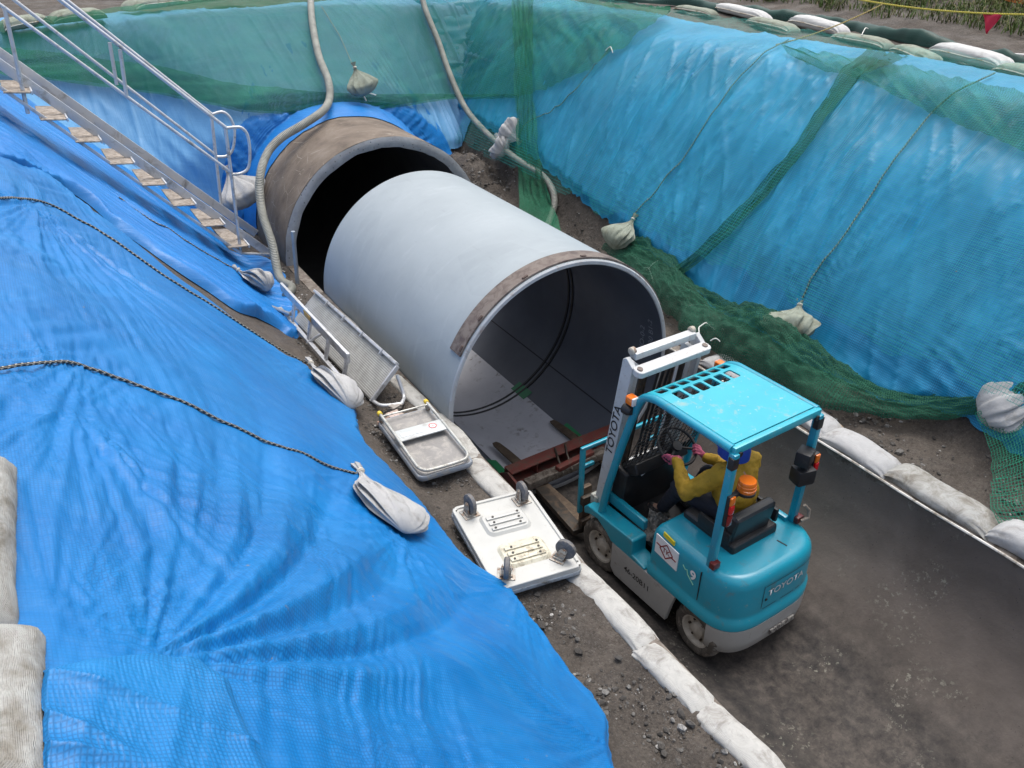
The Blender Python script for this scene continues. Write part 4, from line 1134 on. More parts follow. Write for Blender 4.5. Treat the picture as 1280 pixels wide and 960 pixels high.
V = [p for r_ in rows for p in r_]; F = [(i * 9 + k, i * 9 + k + 1, (i + 1) * 9 + k + 1, (i + 1) * 9 + k) for i in range(8) for k in range(8)]
b.add(V, F, True); o = b.build('pennant', pm('pennant_red', (.55, .008, .05), .5, var=.08), None, solid=.003); tag(o, 'red triangular pennant hanging from the yellow rope', 'pennant')
# slack poles and an orange fence far back
o = MB().tube([hit(1228, 66, .03), hit(1300, 70, .03)], .016, 8).build('pole', pm('pole_white', (.6, .6, .58), .5)); tag(o, 'thin white pole lying on the bare soil at the bank top', 'pole')
fr = empty('orange_fence', hit(1230, 2)); tag(fr, 'orange plastic mesh fence standing in the grass at the top corner', 'fence')
p0 = np.array(hit(1215, 0)); p1 = np.array(hit(1310, 14)); dv_ = p1 - p0; dv_[2] = 0; loc = np.array(fr.location)
m_, n_ = 60, 12; U, W_ = np.meshgrid(np.linspace(-.3, 1.6, m_), np.linspace(.06, .95, n_), indexing='ij')
Pf = p0[None, None] + U[..., None] * dv_ + np.stack([0 * U + .03 * np.sin(U * 9), 0 * U, W_ + .02 * np.sin(U * 7)], -1) - loc
grid_obj('mesh_panel', Pf, net_mat('net_orange', (.62, .16, .03), .05, .35, .35), fr)
for u in (-.3, .3, .95, 1.55):
    q = p0 + u * dv_ - loc; MB().tube([q + [0.02, 0, -.1], q + [0.02, 0, 1.0]], .015, 8).build('stake', pm('stake', (.3, .28, .25), .6), fr)

# ================================================================== ALUMINIUM STAIR
ALU = pm('aluminium', (.56, .57, .585), .42, .45, dirt=(.30, .29, .27), dirt_amt=.35, var=.1)
TREAD = pm('tread_muddy', (.36, .315, .27), .8, dirt=(.20, .165, .135), dirt_amt=.6, scale=8, bump=.3, speck=(.5, .45, .38))
YN, YM, YF = 4.32, 4.52, 5.02
sroot = np.array([-1.75, 4.6, 0.]); st = empty('stair', sroot)
tag(st, 'aluminium access stair with tube handrails and muddy treads going down the left bank', 'stair')
def ext(a, b, k0=0., k1=0.): a, b = np.array(a), np.array(b); return a + (a - b) * k0, b + (b - a) * k1
def beam2(p, q, wy, hz, name, mat, parent, org):
    p, q = np.array(p) - org, np.array(q) - org; d = q - p; L = np.linalg.norm(d); d /= L
    y = np.array([0, 1., 0]); y -= d * (d @ y); y /= np.linalg.norm(y); n = np.cross(d, y)
    M = Matrix((Vector(d), Vector(y), Vector(n))).transposed()
    return MB().box((p + q) / 2, (L, wy, hz), M, .006).build(name, mat, parent)
pn0, pn1 = ext(at(0, 109, 1, YN), at(302, 317, 1, YN), .5)
pm0, pm1 = ext(at(0, 80, 1, YM), at(338, 318, 1, YM), .5)
pf0, pf1 = ext(at(0, 66, 1, YF), at(320, 292, 1, YF), .5)
beam2(pn0, pn1, .03, .035, 'edge_rail', ALU, st, sroot)
beam2(pm0, pm1, .03, .10, 'stringer', ALU, st, sroot)
beam2(pf0, pf1, .03, .10, 'stringer', ALU, st, sroot)
treadpx = [(-22, 72), (22, 108), (66, 141), (108, 168), (149, 195), (188, 221), (225, 246), (261, 271), (291, 297)]
for px, py in treadpx:
    c = at(px, py, 1, 4.62) - sroot
    b = MB(); b.box(c + [-.02, 0, 0], (.25, .74, .014), Matrix.Rotation(R(6), 3, 'Y'), .003); b.build('tread', TREAD, st)
    tr_o = COL.objects[-1]
    MB().box(c + [.105, 0, -.012], (.018, .76, .038), None, .004).build('nosing', ALU, tr_o)
def rail(pts, r, name, parent=st, mat=ALU, org=sroot, n=60, cr=True):
    P = [np.array(p) - org for p in pts]
    return MB().tube(cat_rom(P, n) if cr and len(P) > 2 else P, r, 12).build(name, mat, parent)
rp1 = YN + .02; rp2 = YF + .03
for yy_, top_, mid_, loop_, posts in (
        (rp1, [(75, 0), (283, 160)], [(6, 10), (287, 214)], [(283, 160), (294, 159), (302, 160), (309, 168), (312, 184), (312, 202), (309, 212), (300, 217), (288, 218)], [((282, 161), (301, 316)), ((5, 8), (35, 142)), ((150, 62), (158, 119))]),
        (rp2, [(83, 0), (265, 143)], [(18, 0), (270, 194)], [(265, 143), (278, 140), (288, 148), (293, 164), (291, 186), (283, 195), (270, 196)], [((264, 143), (277, 262)), ((137, 53), (146, 106))])):
    a, b_ = ext(at(*top_[0], 1, yy_), at(*top_[1], 1, yy_), .6); rail([a, b_], .02, 'handrail')
    a, b_ = ext(at(*mid_[0], 1, yy_), at(*mid_[1], 1, yy_), .6); rail([a, b_], .018, 'handrail')
    rail([at(*p, 1, yy_) for p in loop_], .018, 'rail_loop')
    for a, b_ in posts: rail([at(*a, 1, yy_), at(*b_, 1, yy_)], .02, 'rail_post')
c0, c1 = at(302, 317, 1, YN) - sroot, at(338, 318, 1, YM) - sroot
MB().tube([c0, c1], .018, 8).build('foot_bar', ALU, st)

# ================================================================== TROLLEYS
CREAM = pm('trolley_cream', (.45, .45, .425), .42, dirt=(.34, .32, .28), dirt_amt=.12, scale=6, var=.06)
CREAM2 = pm('trolley_yellowed', (.56, .53, .42), .5, dirt=(.24, .20, .14), dirt_amt=.4, scale=8)
GREYP = pm('trolley_edge', (.30, .34, .38), .5, dirt=(.12, .11, .1))
CAST = pm('caster_steel', (.36, .35, .32), .45, .5, dirt=(.25, .15, .09), dirt_amt=.5, scale=12)
RUBG = pm('caster_rubber', (.10, .10, .105), .6, dirt=(.2, .18, .16), scale=14)
BOLT = pm('bolt_dark', (.04, .035, .03), .6)
tro = empty('trolley', (-1.685, -1.775, .0), rot=(R(2.0), R(2.5), R(-7)))
tag(tro, 'white platform trolley lying upside down with its four wheels in the air', 'trolley', 'platform trolleys')
W_, L_, ZT = .66, .90, .165
def rrect(w, l, r, n=6):
    out = []
    for cx, cy, a0 in ((w / 2 - r, l / 2 - r, 0), (-w / 2 + r, l / 2 - r, 90), (-w / 2 + r, -l / 2 + r, 180), (w / 2 - r, -l / 2 + r, 270)):
        for k in range(n + 1):
            a = R(a0 + 90 * k / n); out.append((cx + r * math.cos(a), cy + r * math.sin(a)))
    return out
def ringz(w, l, r, z): return [(x, y, z) for x, y in rrect(w, l, r)]
b = MB(); b.loft([ringz(W_, L_, .05, ZT - .05), ringz(W_, L_, .05, ZT - .004), ringz(W_ - .008, L_ - .008, .047, ZT), ringz(W_ - .05, L_ - .05, .035, ZT), ringz(W_ - .06, L_ - .06, .03, ZT - .012), ringz(.1, .2, .02, ZT - .012)])
b.build('deck', CREAM, tro, 30)
b = MB(); b.loft([ringz(W_ + .012, L_ + .012, .055, ZT - .075), ringz(W_ + .018, L_ + .018, .058, ZT - .06), ringz(W_ + .012, L_ + .012, .055, ZT - .045)]); b.build('bumper', GREYP, tro)
for cy, m_ in ((.17, CREAM), (-.17, CREAM2)):
    b = MB(); b.loft([ringz(.36, .25, .06, ZT - .013), ringz(.32, .21, .05, ZT + .008), ringz(.30, .19, .045, ZT + .008)])
    for i, v in enumerate(b.v): b.v[i] = (v[0], v[1] + cy, v[2])
    pad = b.build('rib_pad', m_, tro, 30)
    for k in (-1, 0, 1):
        MB().box((.0, cy - .01 + k * .058, ZT + .014), (.27, .034, .014), None, .006).build('rib', m_, pad)
        for s_ in (-.095, .105):
            MB().lathe([(ZT + .018, .009), (ZT + .027, .009), (ZT + .0272, .001)], 10, 'Z', (s_ + .012 * k, cy - .01 + k * .058, 0)).build('bolt', BOLT, pad)
for sx_, sy_ in ((1, 1), (-1, 1), (1, -1), (-1, -1)):
    for d_ in ((.0, .018), (.018, -.02)):
        MB().lathe([(ZT, .006), (ZT + .004, .006), (ZT + .0042, .001)], 8, 'Z', (sx_ * (W_ / 2 - .022 - d_[0] * .3), sy_ * (L_ / 2 - .03) + d_[1], 0)).build('bolt', BOLT, tro)
for cx, cy, az_, fixed in ((-.215, .345, 8, 1), (.215, .345, 4, 1), (-.21, -.325, -25, 0), (.215, -.31, 35, 0)):
    M = Matrix.Rotation(R(az_), 3, 'Z')
    def tf(b_):
        for i, v in enumerate(b_.v):
            q = M @ Vector(v) * 1.28; b_.v[i] = (q.x + cx, q.y + cy, q.z + ZT - .012)
        return b_
    off = 0 if fixed else -.03
    b = MB(); b.box((0, 0, .004), (.10, .085, .006), None, .002); b.box((0, 0, .012), (.07, .06, .016), None, .006)
    cs = tf(b).build('caster', CAST, tro)
    for s_ in (-1, 1):
        b = MB(); b.prism([(-.034, .012), (.034, .012), (.02 + off, .085), (off, .098), (-.02 + off, .085)], 0, s_ * .024 - .002, s_ * .024 + .002); tf(b).build('fork_plate', CAST, cs)
    b = MB(); b.lathe([(-.015, .052), (-.010, .060), (.010, .060), (.015, .052)], 28, 'X', (0, off, .078)); b.lathe([(-.017, .03), (.017, .03)], 20, 'X', (0, off, .078)); tf(b)
    wb = MB(); wb.lathe([(-.017, .012), (-.016, .05), (-.010, .060), (.010, .060), (.016, .05), (.017, .012)], 28, 'X', (0, off, .078)); tf(wb).build('wheel', RUBG, cs)
    b = MB(); b.lathe([(-.031, .003), (-.031, .011), (.031, .011), (.031, .003)], 12, 'X', (0, off, .078)); tf(b).build('axle', CAST, cs)

# second trolley, right way up with its handle folded down
tr2 = empty('trolley', (-1.715, -.33, .0), rot=(R(1.5), R(2), R(-1.5)))
tag(tr2, 'grey trolley standing on its wheels with the tube handle folded flat over the deck', 'trolley', 'platform trolleys')
W2, L2, Z2 = .50, .92, .145
MATR = pm('deck_mat', (.235, .225, .215), .7, dirt=(.36, .34, .31), dirt_amt=.5, scale=5, bump=.12, bscale=60)
b = MB(); b.loft([ringz(W2, L2, .06, Z2 - .045), ringz(W2 + .012, L2 + .012, .065, Z2 - .03), ringz(W2 + .012, L2 + .012, .065, Z2 - .012), ringz(W2, L2, .06, Z2)]); b.build('bumper', pm('bumper_bluegrey', (.22, .25, .29), .5, dirt=(.35, .33, .3), scale=6), tr2, 30)
b = MB(); b.loft([ringz(W2 - .03, L2 - .03, .05, Z2), ringz(W2 - .034, L2 - .034, .05, Z2 + .006)]); b.build('deck', MATR, tr2, 30)
TUBE = pm('handle_tube', (.46, .46, .43), .45, .35, dirt=(.28, .26, .22), dirt_amt=.4, scale=8)
hz0, hz1 = Z2 + .075, Z2 + .045
P = [(-.225, .44, hz0), (-.226, .1, hz0 - .008), (-.227, -.30, hz1 + .006), (-.222, -.38, hz1 + .003), (-.19, -.43, hz1), (-.14, -.447, hz1), (0, -.452, hz1), (.14, -.447, hz1), (.19, -.43, hz1), (.222, -.38, hz1 + .003), (.227, -.30, hz1 + .006), (.226, .1, hz0 - .008), (.225, .44, hz0)]
hd = MB().tube(cat_rom(P, 90), .0145, 12).build('handle', TUBE, tr2)
MB().tube([(-.225, .405, hz0 - .002), (.225, .405, hz0 - .002)], .008, 8).build('cross_bar', TUBE, hd)
b = MB(); b.box((0, .07, hz0 - .012), (.45, .155, .012), Matrix.Rotation(R(2), 3, 'X'), .004); lp = b.build('name_plate', pm('plate_pale', (.47, .49, .48), .45, dirt=(.3, .29, .27), dirt_amt=.3), tr2)
WHITE = pm('white_print', (.74, .76, .78), .5, var=.04); REDP = pm('red_print', (.60, .09, .08), .5)
MB().box((-.085, .062, hz0 - .004), (.20, .045, .003), Matrix.Rotation(R(2), 3, 'X')).build('sticker', WHITE, lp)
text('lettering', '150kg', .034, (-.085, .062, hz0 - .001), (1, 0, 0), (0, 1, 0), pm('print_blue', (.25, .42, .55), .5), lp)
b = MB()
b.lathe([(hz0 - .0052, .036), (hz0 - .004, .036), (hz0 - .0038, .0005)], 30, 'Z', (.12, .085, 0)); b.build('round_mark', WHITE, lp)
b = MB(); b.lathe([(hz0 - .0036, .027), (hz0 - .0030, .027), (hz0 - .0030, .036), (hz0 - .0036, .036)], 30, 'Z', (.12, .085, 0), closed=True); b.build('red_ring', REDP, lp)
text('lettering', '6', .045, (.12, .085, hz0 - .0030), (1, 0, 0), (0, 1, 0), REDP, lp)
YC = pm('yellow_cap', (.66, .46, .04), .4)
for s_ in (-1, 1):
    MB().lathe([(-.022, .016), (-.018, .022), (.018, .022), (.022, .016)], 14, 'Y', (s_ * .225, .45, hz0)).build('end_cap', YC, tr2)
    MB().box((s_ * .225, .42, Z2 + .03), (.03, .05, .07), None, .006).build('hinge', CAST, tr2)
    for y_ in (.34, -.34):
        b = MB(); b.box((s_ * .19, y_, Z2 - .06), (.05, .05, .03), None, .004)
        cs = b.build('caster', CAST, tr2)
        MB().lathe([(-.013, .02), (-.013, .045), (.013, .045), (.013, .02)], 20, 'X', (s_ * .19, y_, .05)).build('wheel', RUBG, cs)

# ================================================================== FOLDING WORK PLATFORM (lying against the pipe)
wp_ = empty('work_platform', (-1.72, 1.6, 0)); wo = np.array([-1.72, 1.6, 0])
tag(wp_, 'folding aluminium work platform lying tilted on its side against the grey pipe', 'work platform')
DECK = None
t = NT('ribbed_alu'); uv = t.tc.outputs['UV']; ob = t.tc.outputs['Object']; sx = t.n('ShaderNodeSeparateXYZ'); t.l(uv, sx.inputs[0])
rb_ = t.math('SINE', t.math('MULTIPLY', sx.outputs[1], 2 * PI / .021))
c = t.ramp(t.noise(ob, 9, 6), [(.3, (.33, .325, .30)), (.7, (.46, .455, .43))])
c = t.mix(t.ramp(rb_, [(.1, (.12,) * 3), (.35, (0,) * 3)]), c, (.22, .21, .19))
t.set(Base_Color=c, Metallic=.3, Roughness=.5, Normal=t.bump(rb_, .3, .006)); DECK = t.m
dA, dB = np.array([-1.58, 2.75, .30]), np.array([-1.50, .66, .34])          # raised long edge, far and near
dC, dD = np.array([-1.80, .66, .04]), np.array([-1.88, 2.75, .02])          # lower long edge
m_ = 40; U = np.linspace(0, 1, m_); V_ = np.linspace(0, 1, 16)
top_ = dA[None] * (1 - U[:, None]) + dB[None] * U[:, None]; low_ = dD[None] * (1 - U[:, None]) + dC[None] * U[:, None]
Pd = top_[:, None] * (1 - V_[None, :, None]) + low_[:, None] * V_[None, :, None]
nd = np.cross(dB - dA, dC - dB); nd /= np.linalg.norm(nd); nd = nd if nd[2] > 0 else -nd
uvd = np.stack([np.repeat(U[:, None] * 1.9, 16, 1), np.repeat(V_[None] * .42, m_, 0)], -1)
o = grid_obj('deck', Pd - wo, DECK, wp_, uv=uvd[..., [0, 1]]); m = o.modifiers.new('s', 'SOLIDIFY'); m.thickness = .028; m.offset = -1
def bar(p, q, a, b_, name, mat=ALU, parent=wp_, org=wo, up=(0, 0, 1)):
    p, q = np.array(p) - org, np.array(q) - org; d = q - p; L = np.linalg.norm(d); d /= L
    y = np.array(up, float); y -= d * (d @ y); y /= np.linalg.norm(y); n = np.cross(d, y)
    return MB().box((p + q) / 2, (L, a, b_), Matrix((Vector(d), Vector(y), Vector(n))).transposed(), .004).build(name, mat, parent)
sd_ = (dC - dB) / np.linalg.norm(dC - dB)
bar(dA + nd * .012 - sd_ * .012, dB + nd * .012 - sd_ * .012, .05, .026, 'side_rail', up=nd)
e = bar(dB + np.array([0, -.012, 0]), dC + np.array([0, -.012, 0]), .045, .02, 'end_rail', up=nd)
for k in range(4):
    q = dA * (1 - (.2 + .22 * k)) + dB * (.2 + .22 * k) + nd * .03; bar(q - sd_ * .03, q + sd_ * .03, .05, .012, 'bracket', up=nd)
# folded leg frame standing on edge along the lower side
l0, l1 = np.array([-1.90, 2.95, .37]), np.array([-1.86, .98, .37])
k0, k1 = np.array([-1.97, 2.90, .13]), np.array([-1.93, 1.00, .11])
bar(l0, l1, .10, .03, 'leg_rail'); bar(k0, k1, .045, .04, 'leg_rail')
for f in (.22, .48, .74, .985):
    p, q = l0 * (1 - f) + l1 * f, k0 * (1 - f) + k1 * f; ob_ = bar(p, q, .065, .02, 'rung', up=(0, 1, 0))
    for h_ in (.25, .45, .65):
        c = p * (1 - h_) + q * h_ - wo; MB().lathe([(-.0125, .008), (-.0122, .0005)], 10, 'X', tuple(c + [-.0, 0, 0])).build('hole', BOLT, ob_)
MB().box((l0 * .55 + l1 * .45) - wo + [-.020, 0, .002], (.004, .22, .06)).build('sticker', pm('sticker_orange', (.62, .36, .03), .5, var=.2), wp_)
for f in (.12, .5): p = k0 * (1 - f) + k1 * f; rail([p + [-.02, 0, 0], p + [.12, -.1, .12], p + [.2, -.15, .10]], .016, 'brace', wp_, ALU, wo, 12)
rail([k0 + [-.08, .05, .02], k0 + [.02, -.35, .07]], .022, 'brace', wp_, STEEL, wo)
rail([dC + [.02, -.02, -.0], dC + [.05, -.16, .02], dC + [.20, -.22, .02], dB + [-.06, -.20, -.28], dB + [.0, -.10, -.27], dB + [-.01, 0, -.1]], .018, 'foot_bow', wp_, ALU, wo, 30)
# rubble between the trolley and the platform
BRICK = pm('broken_tile', (.33, .20, .15), .8, dirt=(.2, .17, .14), scale=9, bump=.3)
PINK = pm('pale_tile', (.50, .40, .36), .8, dirt=(.3, .25, .2), scale=9, bump=.3)
for px, py, mat_, d_, rz, lb in ((487, 527, BRICK, (.17, .13, .03), .5, 'reddish broken paving slab under the corner of the folded trolley'), (493, 519, PINK, (.13, .09, .035), .2, 'pale pink broken tile lying on the reddish slab'), (494, 509, pm('grey_block', (.30, .27, .24), .85, bump=.3), (.11, .07, .05), .3, 'small brownish concrete lump beside the pink tile')):
    p = at(px, py, 2, .05)
    bm = bmesh.new(); bmesh.ops.create_cube(bm, size=1); bmesh.ops.subdivide_edges(bm, edges=bm.edges, cuts=3, use_grid_fill=True)
    for v in bm.verts:
        v.co += Vector((random.uniform(-.09, .09), random.uniform(-.09, .09), random.uniform(-.08, .08))); v.co = Vector((v.co.x * d_[0], v.co.y * d_[1], v.co.z * d_[2]))
    b = MB(); b.bm(bm); o = b.build('rubble_piece', mat_); o.location = p; o.rotation_euler = (.06, .1, rz); tag(o, lb, 'rubble')

# ================================================================== FORKLIFT
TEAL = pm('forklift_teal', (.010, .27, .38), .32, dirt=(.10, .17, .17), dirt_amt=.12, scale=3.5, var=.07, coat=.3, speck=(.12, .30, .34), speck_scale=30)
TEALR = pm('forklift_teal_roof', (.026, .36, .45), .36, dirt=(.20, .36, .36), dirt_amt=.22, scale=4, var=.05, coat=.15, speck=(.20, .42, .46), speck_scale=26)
LGREY = pm('forklift_grey', (.36, .365, .36), .5, dirt=(.24, .215, .19), dirt_amt=.12, scale=5, var=.06)
MASTG = pm('mast_white', (.50, .51, .51), .42, dirt=(.22, .12, .08), dirt_amt=.18, scale=9, var=.06)
BLK = pm('black_plastic', (.014, .014, .016), .5, dirt=(.06, .055, .05), dirt_amt=.2)
VINYL = pm('black_vinyl', (.018, .018, .02), .38, var=.2)
STEELD = pm('dark_steel', (.05, .045, .04), .5, .5, dirt=(.12, .085, .06), dirt_amt=.5, scale=7)
TYRE = pm('muddy_tyre', (.075, .068, .06), .85, dirt=(.22, .195, .165), dirt_amt=.45, scale=5, bump=.3)
HUB = pm('muddy_hub', (.36, .335, .29), .7, dirt=(.46, .43, .38), dirt_amt=.6, scale=6, bump=.2)
def glossy(name, col, emit=0):
    t = NT(name); t.set(Base_Color=col, Roughness=.15, Coat_Weight=.5)
    return t.m
REDL, ORL, CLR = glossy('lens_red', (.55, .006, .012)), glossy('lens_orange', (.75, .17, .015)), glossy('lens_clear', (.7, .7, .7))
FL = empty('forklift', (.165, -1.895, -1.255), R(2.5))
tag(FL, 'turquoise electric forklift with a light grey chassis, driving its forks into the grey pipe', 'forklift')
def rear_y(x, ex=.0): return -.50 - (.37 - ex) * (max(0., 1 - (abs(x) / (.555 - ex)) ** 3.9)) ** (1 / 2.6)
def plan(ex, yf, z, n=22, rc=.05):
    hw = .555 - ex; P = []
    for k in range(6): a = R(90 + 90 * k / 5); P.append((-hw + rc + rc * math.cos(a), yf - ex * .6 - rc + rc * math.sin(a), z))
    for y in (-.1, -.25, -.4): P.append((-hw, y, z))
    for k in range(n + 1):
        a = PI * k / n; x = -hw * math.copysign(abs(math.cos(a)) ** (2 / 3.9), math.cos(a)); P.append((x, -.50 - (.37 - ex) * math.sin(a) ** (2 / 2.6), z))
    for y in (-.4, -.25, -.1): P.append((hw, y, z))
    for k in range(6): a = R(90 * k / 5); P.append((hw - rc + rc * math.cos(a), yf - ex * .6 - rc + rc * math.sin(a), z))
    return P
b = MB(); b.loft([plan(.02, .10, .455), plan(.0, .10, .46), plan(.0, .10, .545), plan(.016, .10, .56), plan(.018, .10, .60), plan(.024, .10, .86), plan(.034, .10, .915), plan(.055, .10, .95), plan(.085, .10, .966), plan(.115, .10, .97)])
hood = b.build('hood', TEAL, FL, 50)
# dark gap line of the battery hood and the rear cover
for (p0, p1) in (((-.538, -.49, .60), (-.532, -.49, .90)), ((.538, -.49, .60), (.532, -.49, .90))):
    MB().box(((p0[0] + p1[0]) / 2, p0[1], (p0[2] + p1[2]) / 2), (.012, .006, .30)).build('panel_gap', BLK, hood)
def rearpt(x, z, d=.0): return Vector((x, rear_y(x, .022) - .002 - d, z))
def onrear(q): return rearpt(q.x, q.z, .003)
for z0, z1, xa, xb in ((.845, .851, -.20, .38), (.605, .611, -.20, .38)):
    b = MB(); xs_ = np.linspace(xa, xb, 20)
    b.add([rearpt(x, z, .0015) for z in (z0, z1) for x in xs_], [(k, k + 1, 20 + k + 1, 20 + k) for k in range(19)], True); b.build('panel_gap', BLK, hood)
b = MB(); b.add([rearpt(x, z, .0015) for z in np.linspace(.605, .851, 6) for x in (-.203, -.197)], [(2 * k, 2 * k + 1, 2 * k + 3, 2 * k + 2) for k in range(5)]); b.build('panel_gap', BLK, hood)
MB().lathe([(-.004, .012), (.003, .012), (.0031, .0005)], 12, 'Y', (-.16, rear_y(-.16, .02) - .003, .70)).build('lock', BLK, hood)
SILV = pm('silver_letters', (.66, .68, .70), .35, .3, var=.03)
text('lettering', 'TOYOTA', .092, (.06, -.87, .755), (1, 0, 0), (0, 0, 1), SILV, hood, warp=lambda q: rearpt(q.x, q.z, .0045), bold=.0015, xs=1.12)
MB().box((.18, -.66, .971), (.012, .09, .004), Matrix.Rotation(R(10), 3, 'Z')).build('slot', BLK, hood)
MB().box((.50, rear_y(.50, .02) + .01, .74), (.05, .012, .12), Matrix.Rotation(R(58), 3, 'Z'), .003).build('sticker', pm('sticker_yellow', (.60, .50, .06), .5), hood)
# counterweight
def cwplan(ex, z):
    P = []; hw = .555 - ex
    for k in range(25):
        a = R(14) + (PI - R(28)) * k / 24; P.append((-hw * math.copysign(abs(math.cos(a)) ** (2 / 3.9), math.cos(a)), -.50 - (.372 - ex) * math.sin(a) ** (2 / 2.6), z))
    P += [(.30, -.60, z), (-.30, -.60, z)]
    return P
b = MB(); b.loft([cwplan(.05, .17), cwplan(.02, .20), cwplan(.006, .30), cwplan(.002, .452)]); cw = b.build('counterweight', LGREY, FL, 40)
MB().box((.10, rear_y(.1, .0) - .004, .285), (.30, .016, .055), Matrix.Rotation(R(1), 3, 'Z'), .004).build('label_plate', pm('scraped_plate', (.36, .35, .32), .6, dirt=(.06, .05, .05), dirt_amt=.7, scale=20), cw)
# chassis
b = MB(); b.box((0, .05, .30), (.84, 1.50, .26), None, .02); b.build('chassis', BLK, FL)
for s_ in (-1, 1):
    b = MB(); pts = [(.53, .445), (-.275, .445), (-.262, .40), (-.24, .32), (-.20, .115), (.47, .10), (.53, .16)]
    b.prism(pts, 0, min(s_ * .515, s_ * .553), max(s_ * .515, s_ * .553)); sp = b.build('side_panel', LGREY, FL, bevel=.006)
    text('lettering', '46-20B11', .082, (s_ * .5545, .18, .285), (0, -1 if s_ < 0 else 1, 0), (0, 0, 1), BLK, sp, bold=.001, xs=1.05)
    # fender and step
    b = MB(); b.prism([(.94, .50), (.95, .57), (.90, .625), (.55, .64), (.30, .655), (.27, .645), (.265, .50), (.10, .47), (.10, .445), (.55, .445), (.62, .50), (.75, .56), (.86, .54)], 0, min(s_ * .39, s_ * .555), max(s_ * .39, s_ * .555)); b.build('fender', TEAL, FL, bevel=.014)
    MB().box((s_ * .36, .60, .70), (.05, .55, .10), None, .012).build('sill', TEAL, FL)
    MB().box((s_ * .45, .18, .462), (.15, .14, .012), None, .003).build('step', STEELD, FL)
b = MB(); b.box((0, .48, .545), (.74, .78, .05), None, .01); b.build('floor_plate', BLK, FL)
b = MB(); b.box((0, .74, .80), (.70, .16, .50), Matrix.Rotation(R(6), 3, 'X'), .04, 3); dash = b.build('dashboard', BLK, FL)
b = MB(); b.box((0, .65, 1.08), (.62, .20, .12), Matrix.Rotation(R(-28), 3, 'X'), .03, 3); b.build('instrument_hood', VINYL, dash)
MB().box((-.20, .60, 1.05), (.075, .06, .004), Matrix.Rotation(R(30), 3, 'X') @ Matrix.Rotation(R(12), 3, 'Z')).build('sticker', WHITE, dash)
for k in range(4): MB().tube([(.18 + .05 * k, .62, 1.05), (.20 + .05 * k, .54, 1.24)], .009, 8).build('lever', BLK, dash)
b = MB(); b.tube([(.03, .68, .95), (.03, .47, 1.29)], .028, 12); sw = b.build('steering_column', BLK, FL)
def tilt(pts, c, ax): M = Matrix.Rotation(ax, 3, 'X'); return [tuple(M @ Vector(p) + Vector(c)) for p in pts]
WC = (.03, .44, 1.33); WT = R(32)
b = MB(); b.tube(tilt([(.18 * math.cos(2 * PI * k / 48), .18 * math.sin(2 * PI * k / 48), 0) for k in range(48)], WC, WT), .014, 10, closed=True)
stw = b.build('steering_wheel', BLK, FL)
for a in (90, 210, 330): MB().tube(tilt([(0, 0, -.02), (.17 * math.cos(R(a)), .17 * math.sin(R(a)), 0)], WC, WT), .012, 8).build('spoke', BLK, stw)
MB().lathe([(-.05, .03), (-.01, .05), (.012, .045), (.016, .001)], 20, 'Z').build('horn_button', BLK, stw).location = (0, 0, 0)
hbm = COL.objects[-1]; hbm.data.transform(Matrix.Translation(Vector(WC)) @ Matrix.Rotation(WT, 4, 'X'))
# seat
b = MB(); b.box((.0, -.20, .985), (.50, .48, .10), None, .045, 3); seat = b.build('seat', VINYL, FL)
b = MB(); b.box((-.02, -.455, 1.135), (.46, .10, .34), Matrix.Rotation(R(9), 3, 'X'), .045, 3); b.build('backrest', VINYL, seat)
b = MB(); b.box((.0, -.44, 1.0), (.52, .20, .10), None, .03, 3); b.build('seat_base', BLK, seat)
for s_ in (-1, 1): MB().box((.02 + s_ * .275, -.32, 1.08), (.035, .34, .13), None, .015).build('hip_guard', BLK, seat)
MB().box((.43, -.30, .985), (.05, .40, .05), None, .012).build('hood_rim', TEAL, FL)
# wheels
def wheel(cx, cy, r_, wd, side):
    rb = MB(); n_ = 72
    prof = [(-wd / 2 + .01, r_ * .62), (-wd / 2, r_ * .74), (-wd / 2 + .004, r_ * .90), (-wd / 2 + .022, r_ * .975), (-wd * .18, r_), (wd * .18, r_), (wd / 2 - .022, r_ * .975), (wd / 2 - .004, r_ * .90), (wd / 2, r_ * .74), (wd / 2 - .01, r_ * .62)]
    rings = []
    for j, (a, q) in enumerate(prof):
        ring = []
        for k in range(n_):
            t_ = 2 * PI * k / n_; g_ = 0
            if 3 <= j <= 6: g_ = -.022 if (k + (1 if j > 4 else 0) * 2) % 4 < 1 else 0
            ring.append((a + cx, (q + g_) * math.cos(t_) + cy, (q + g_) * math.sin(t_) + r_ - .004))
        rings.append(ring)
    rings.append(rings[0]); rb.loft(rings, False); wh = rb.build('wheel', TYRE, FL, 40)
    s_ = side
    b = MB(); b.lathe([(s_ * (wd / 2 - .012), r_ * .63), (s_ * (wd / 2 - .016), r_ * .56), (s_ * (wd / 2 - .055), r_ * .50), (s_ * (wd / 2 - .06), r_ * .30), (s_ * (wd / 2 - .03), r_ * .26), (s_ * (wd / 2 - .02), r_ * .12), (s_ * (wd / 2 - .018), .001)], 36, 'X', (cx, cy, r_ - .004), caps=False); rim = b.build('rim', HUB, wh, 40)
    for k in range(6):
        a = 2 * PI * k / 6
        MB().lathe([(s_ * (wd / 2 - .06), .012), (s_ * (wd / 2 - .04), .012), (s_ * (wd / 2 - .0395), .001)], 6, 'X', (cx, cy + r_ * .40 * math.cos(a), r_ - .004 + r_ * .40 * math.sin(a))).build('nut', STEELD, rim)
for s_ in (-1, 1):
    wheel(s_ * .465, .70, .262, .175, s_); wheel(s_ * .44, -.50, .235, .165, s_)
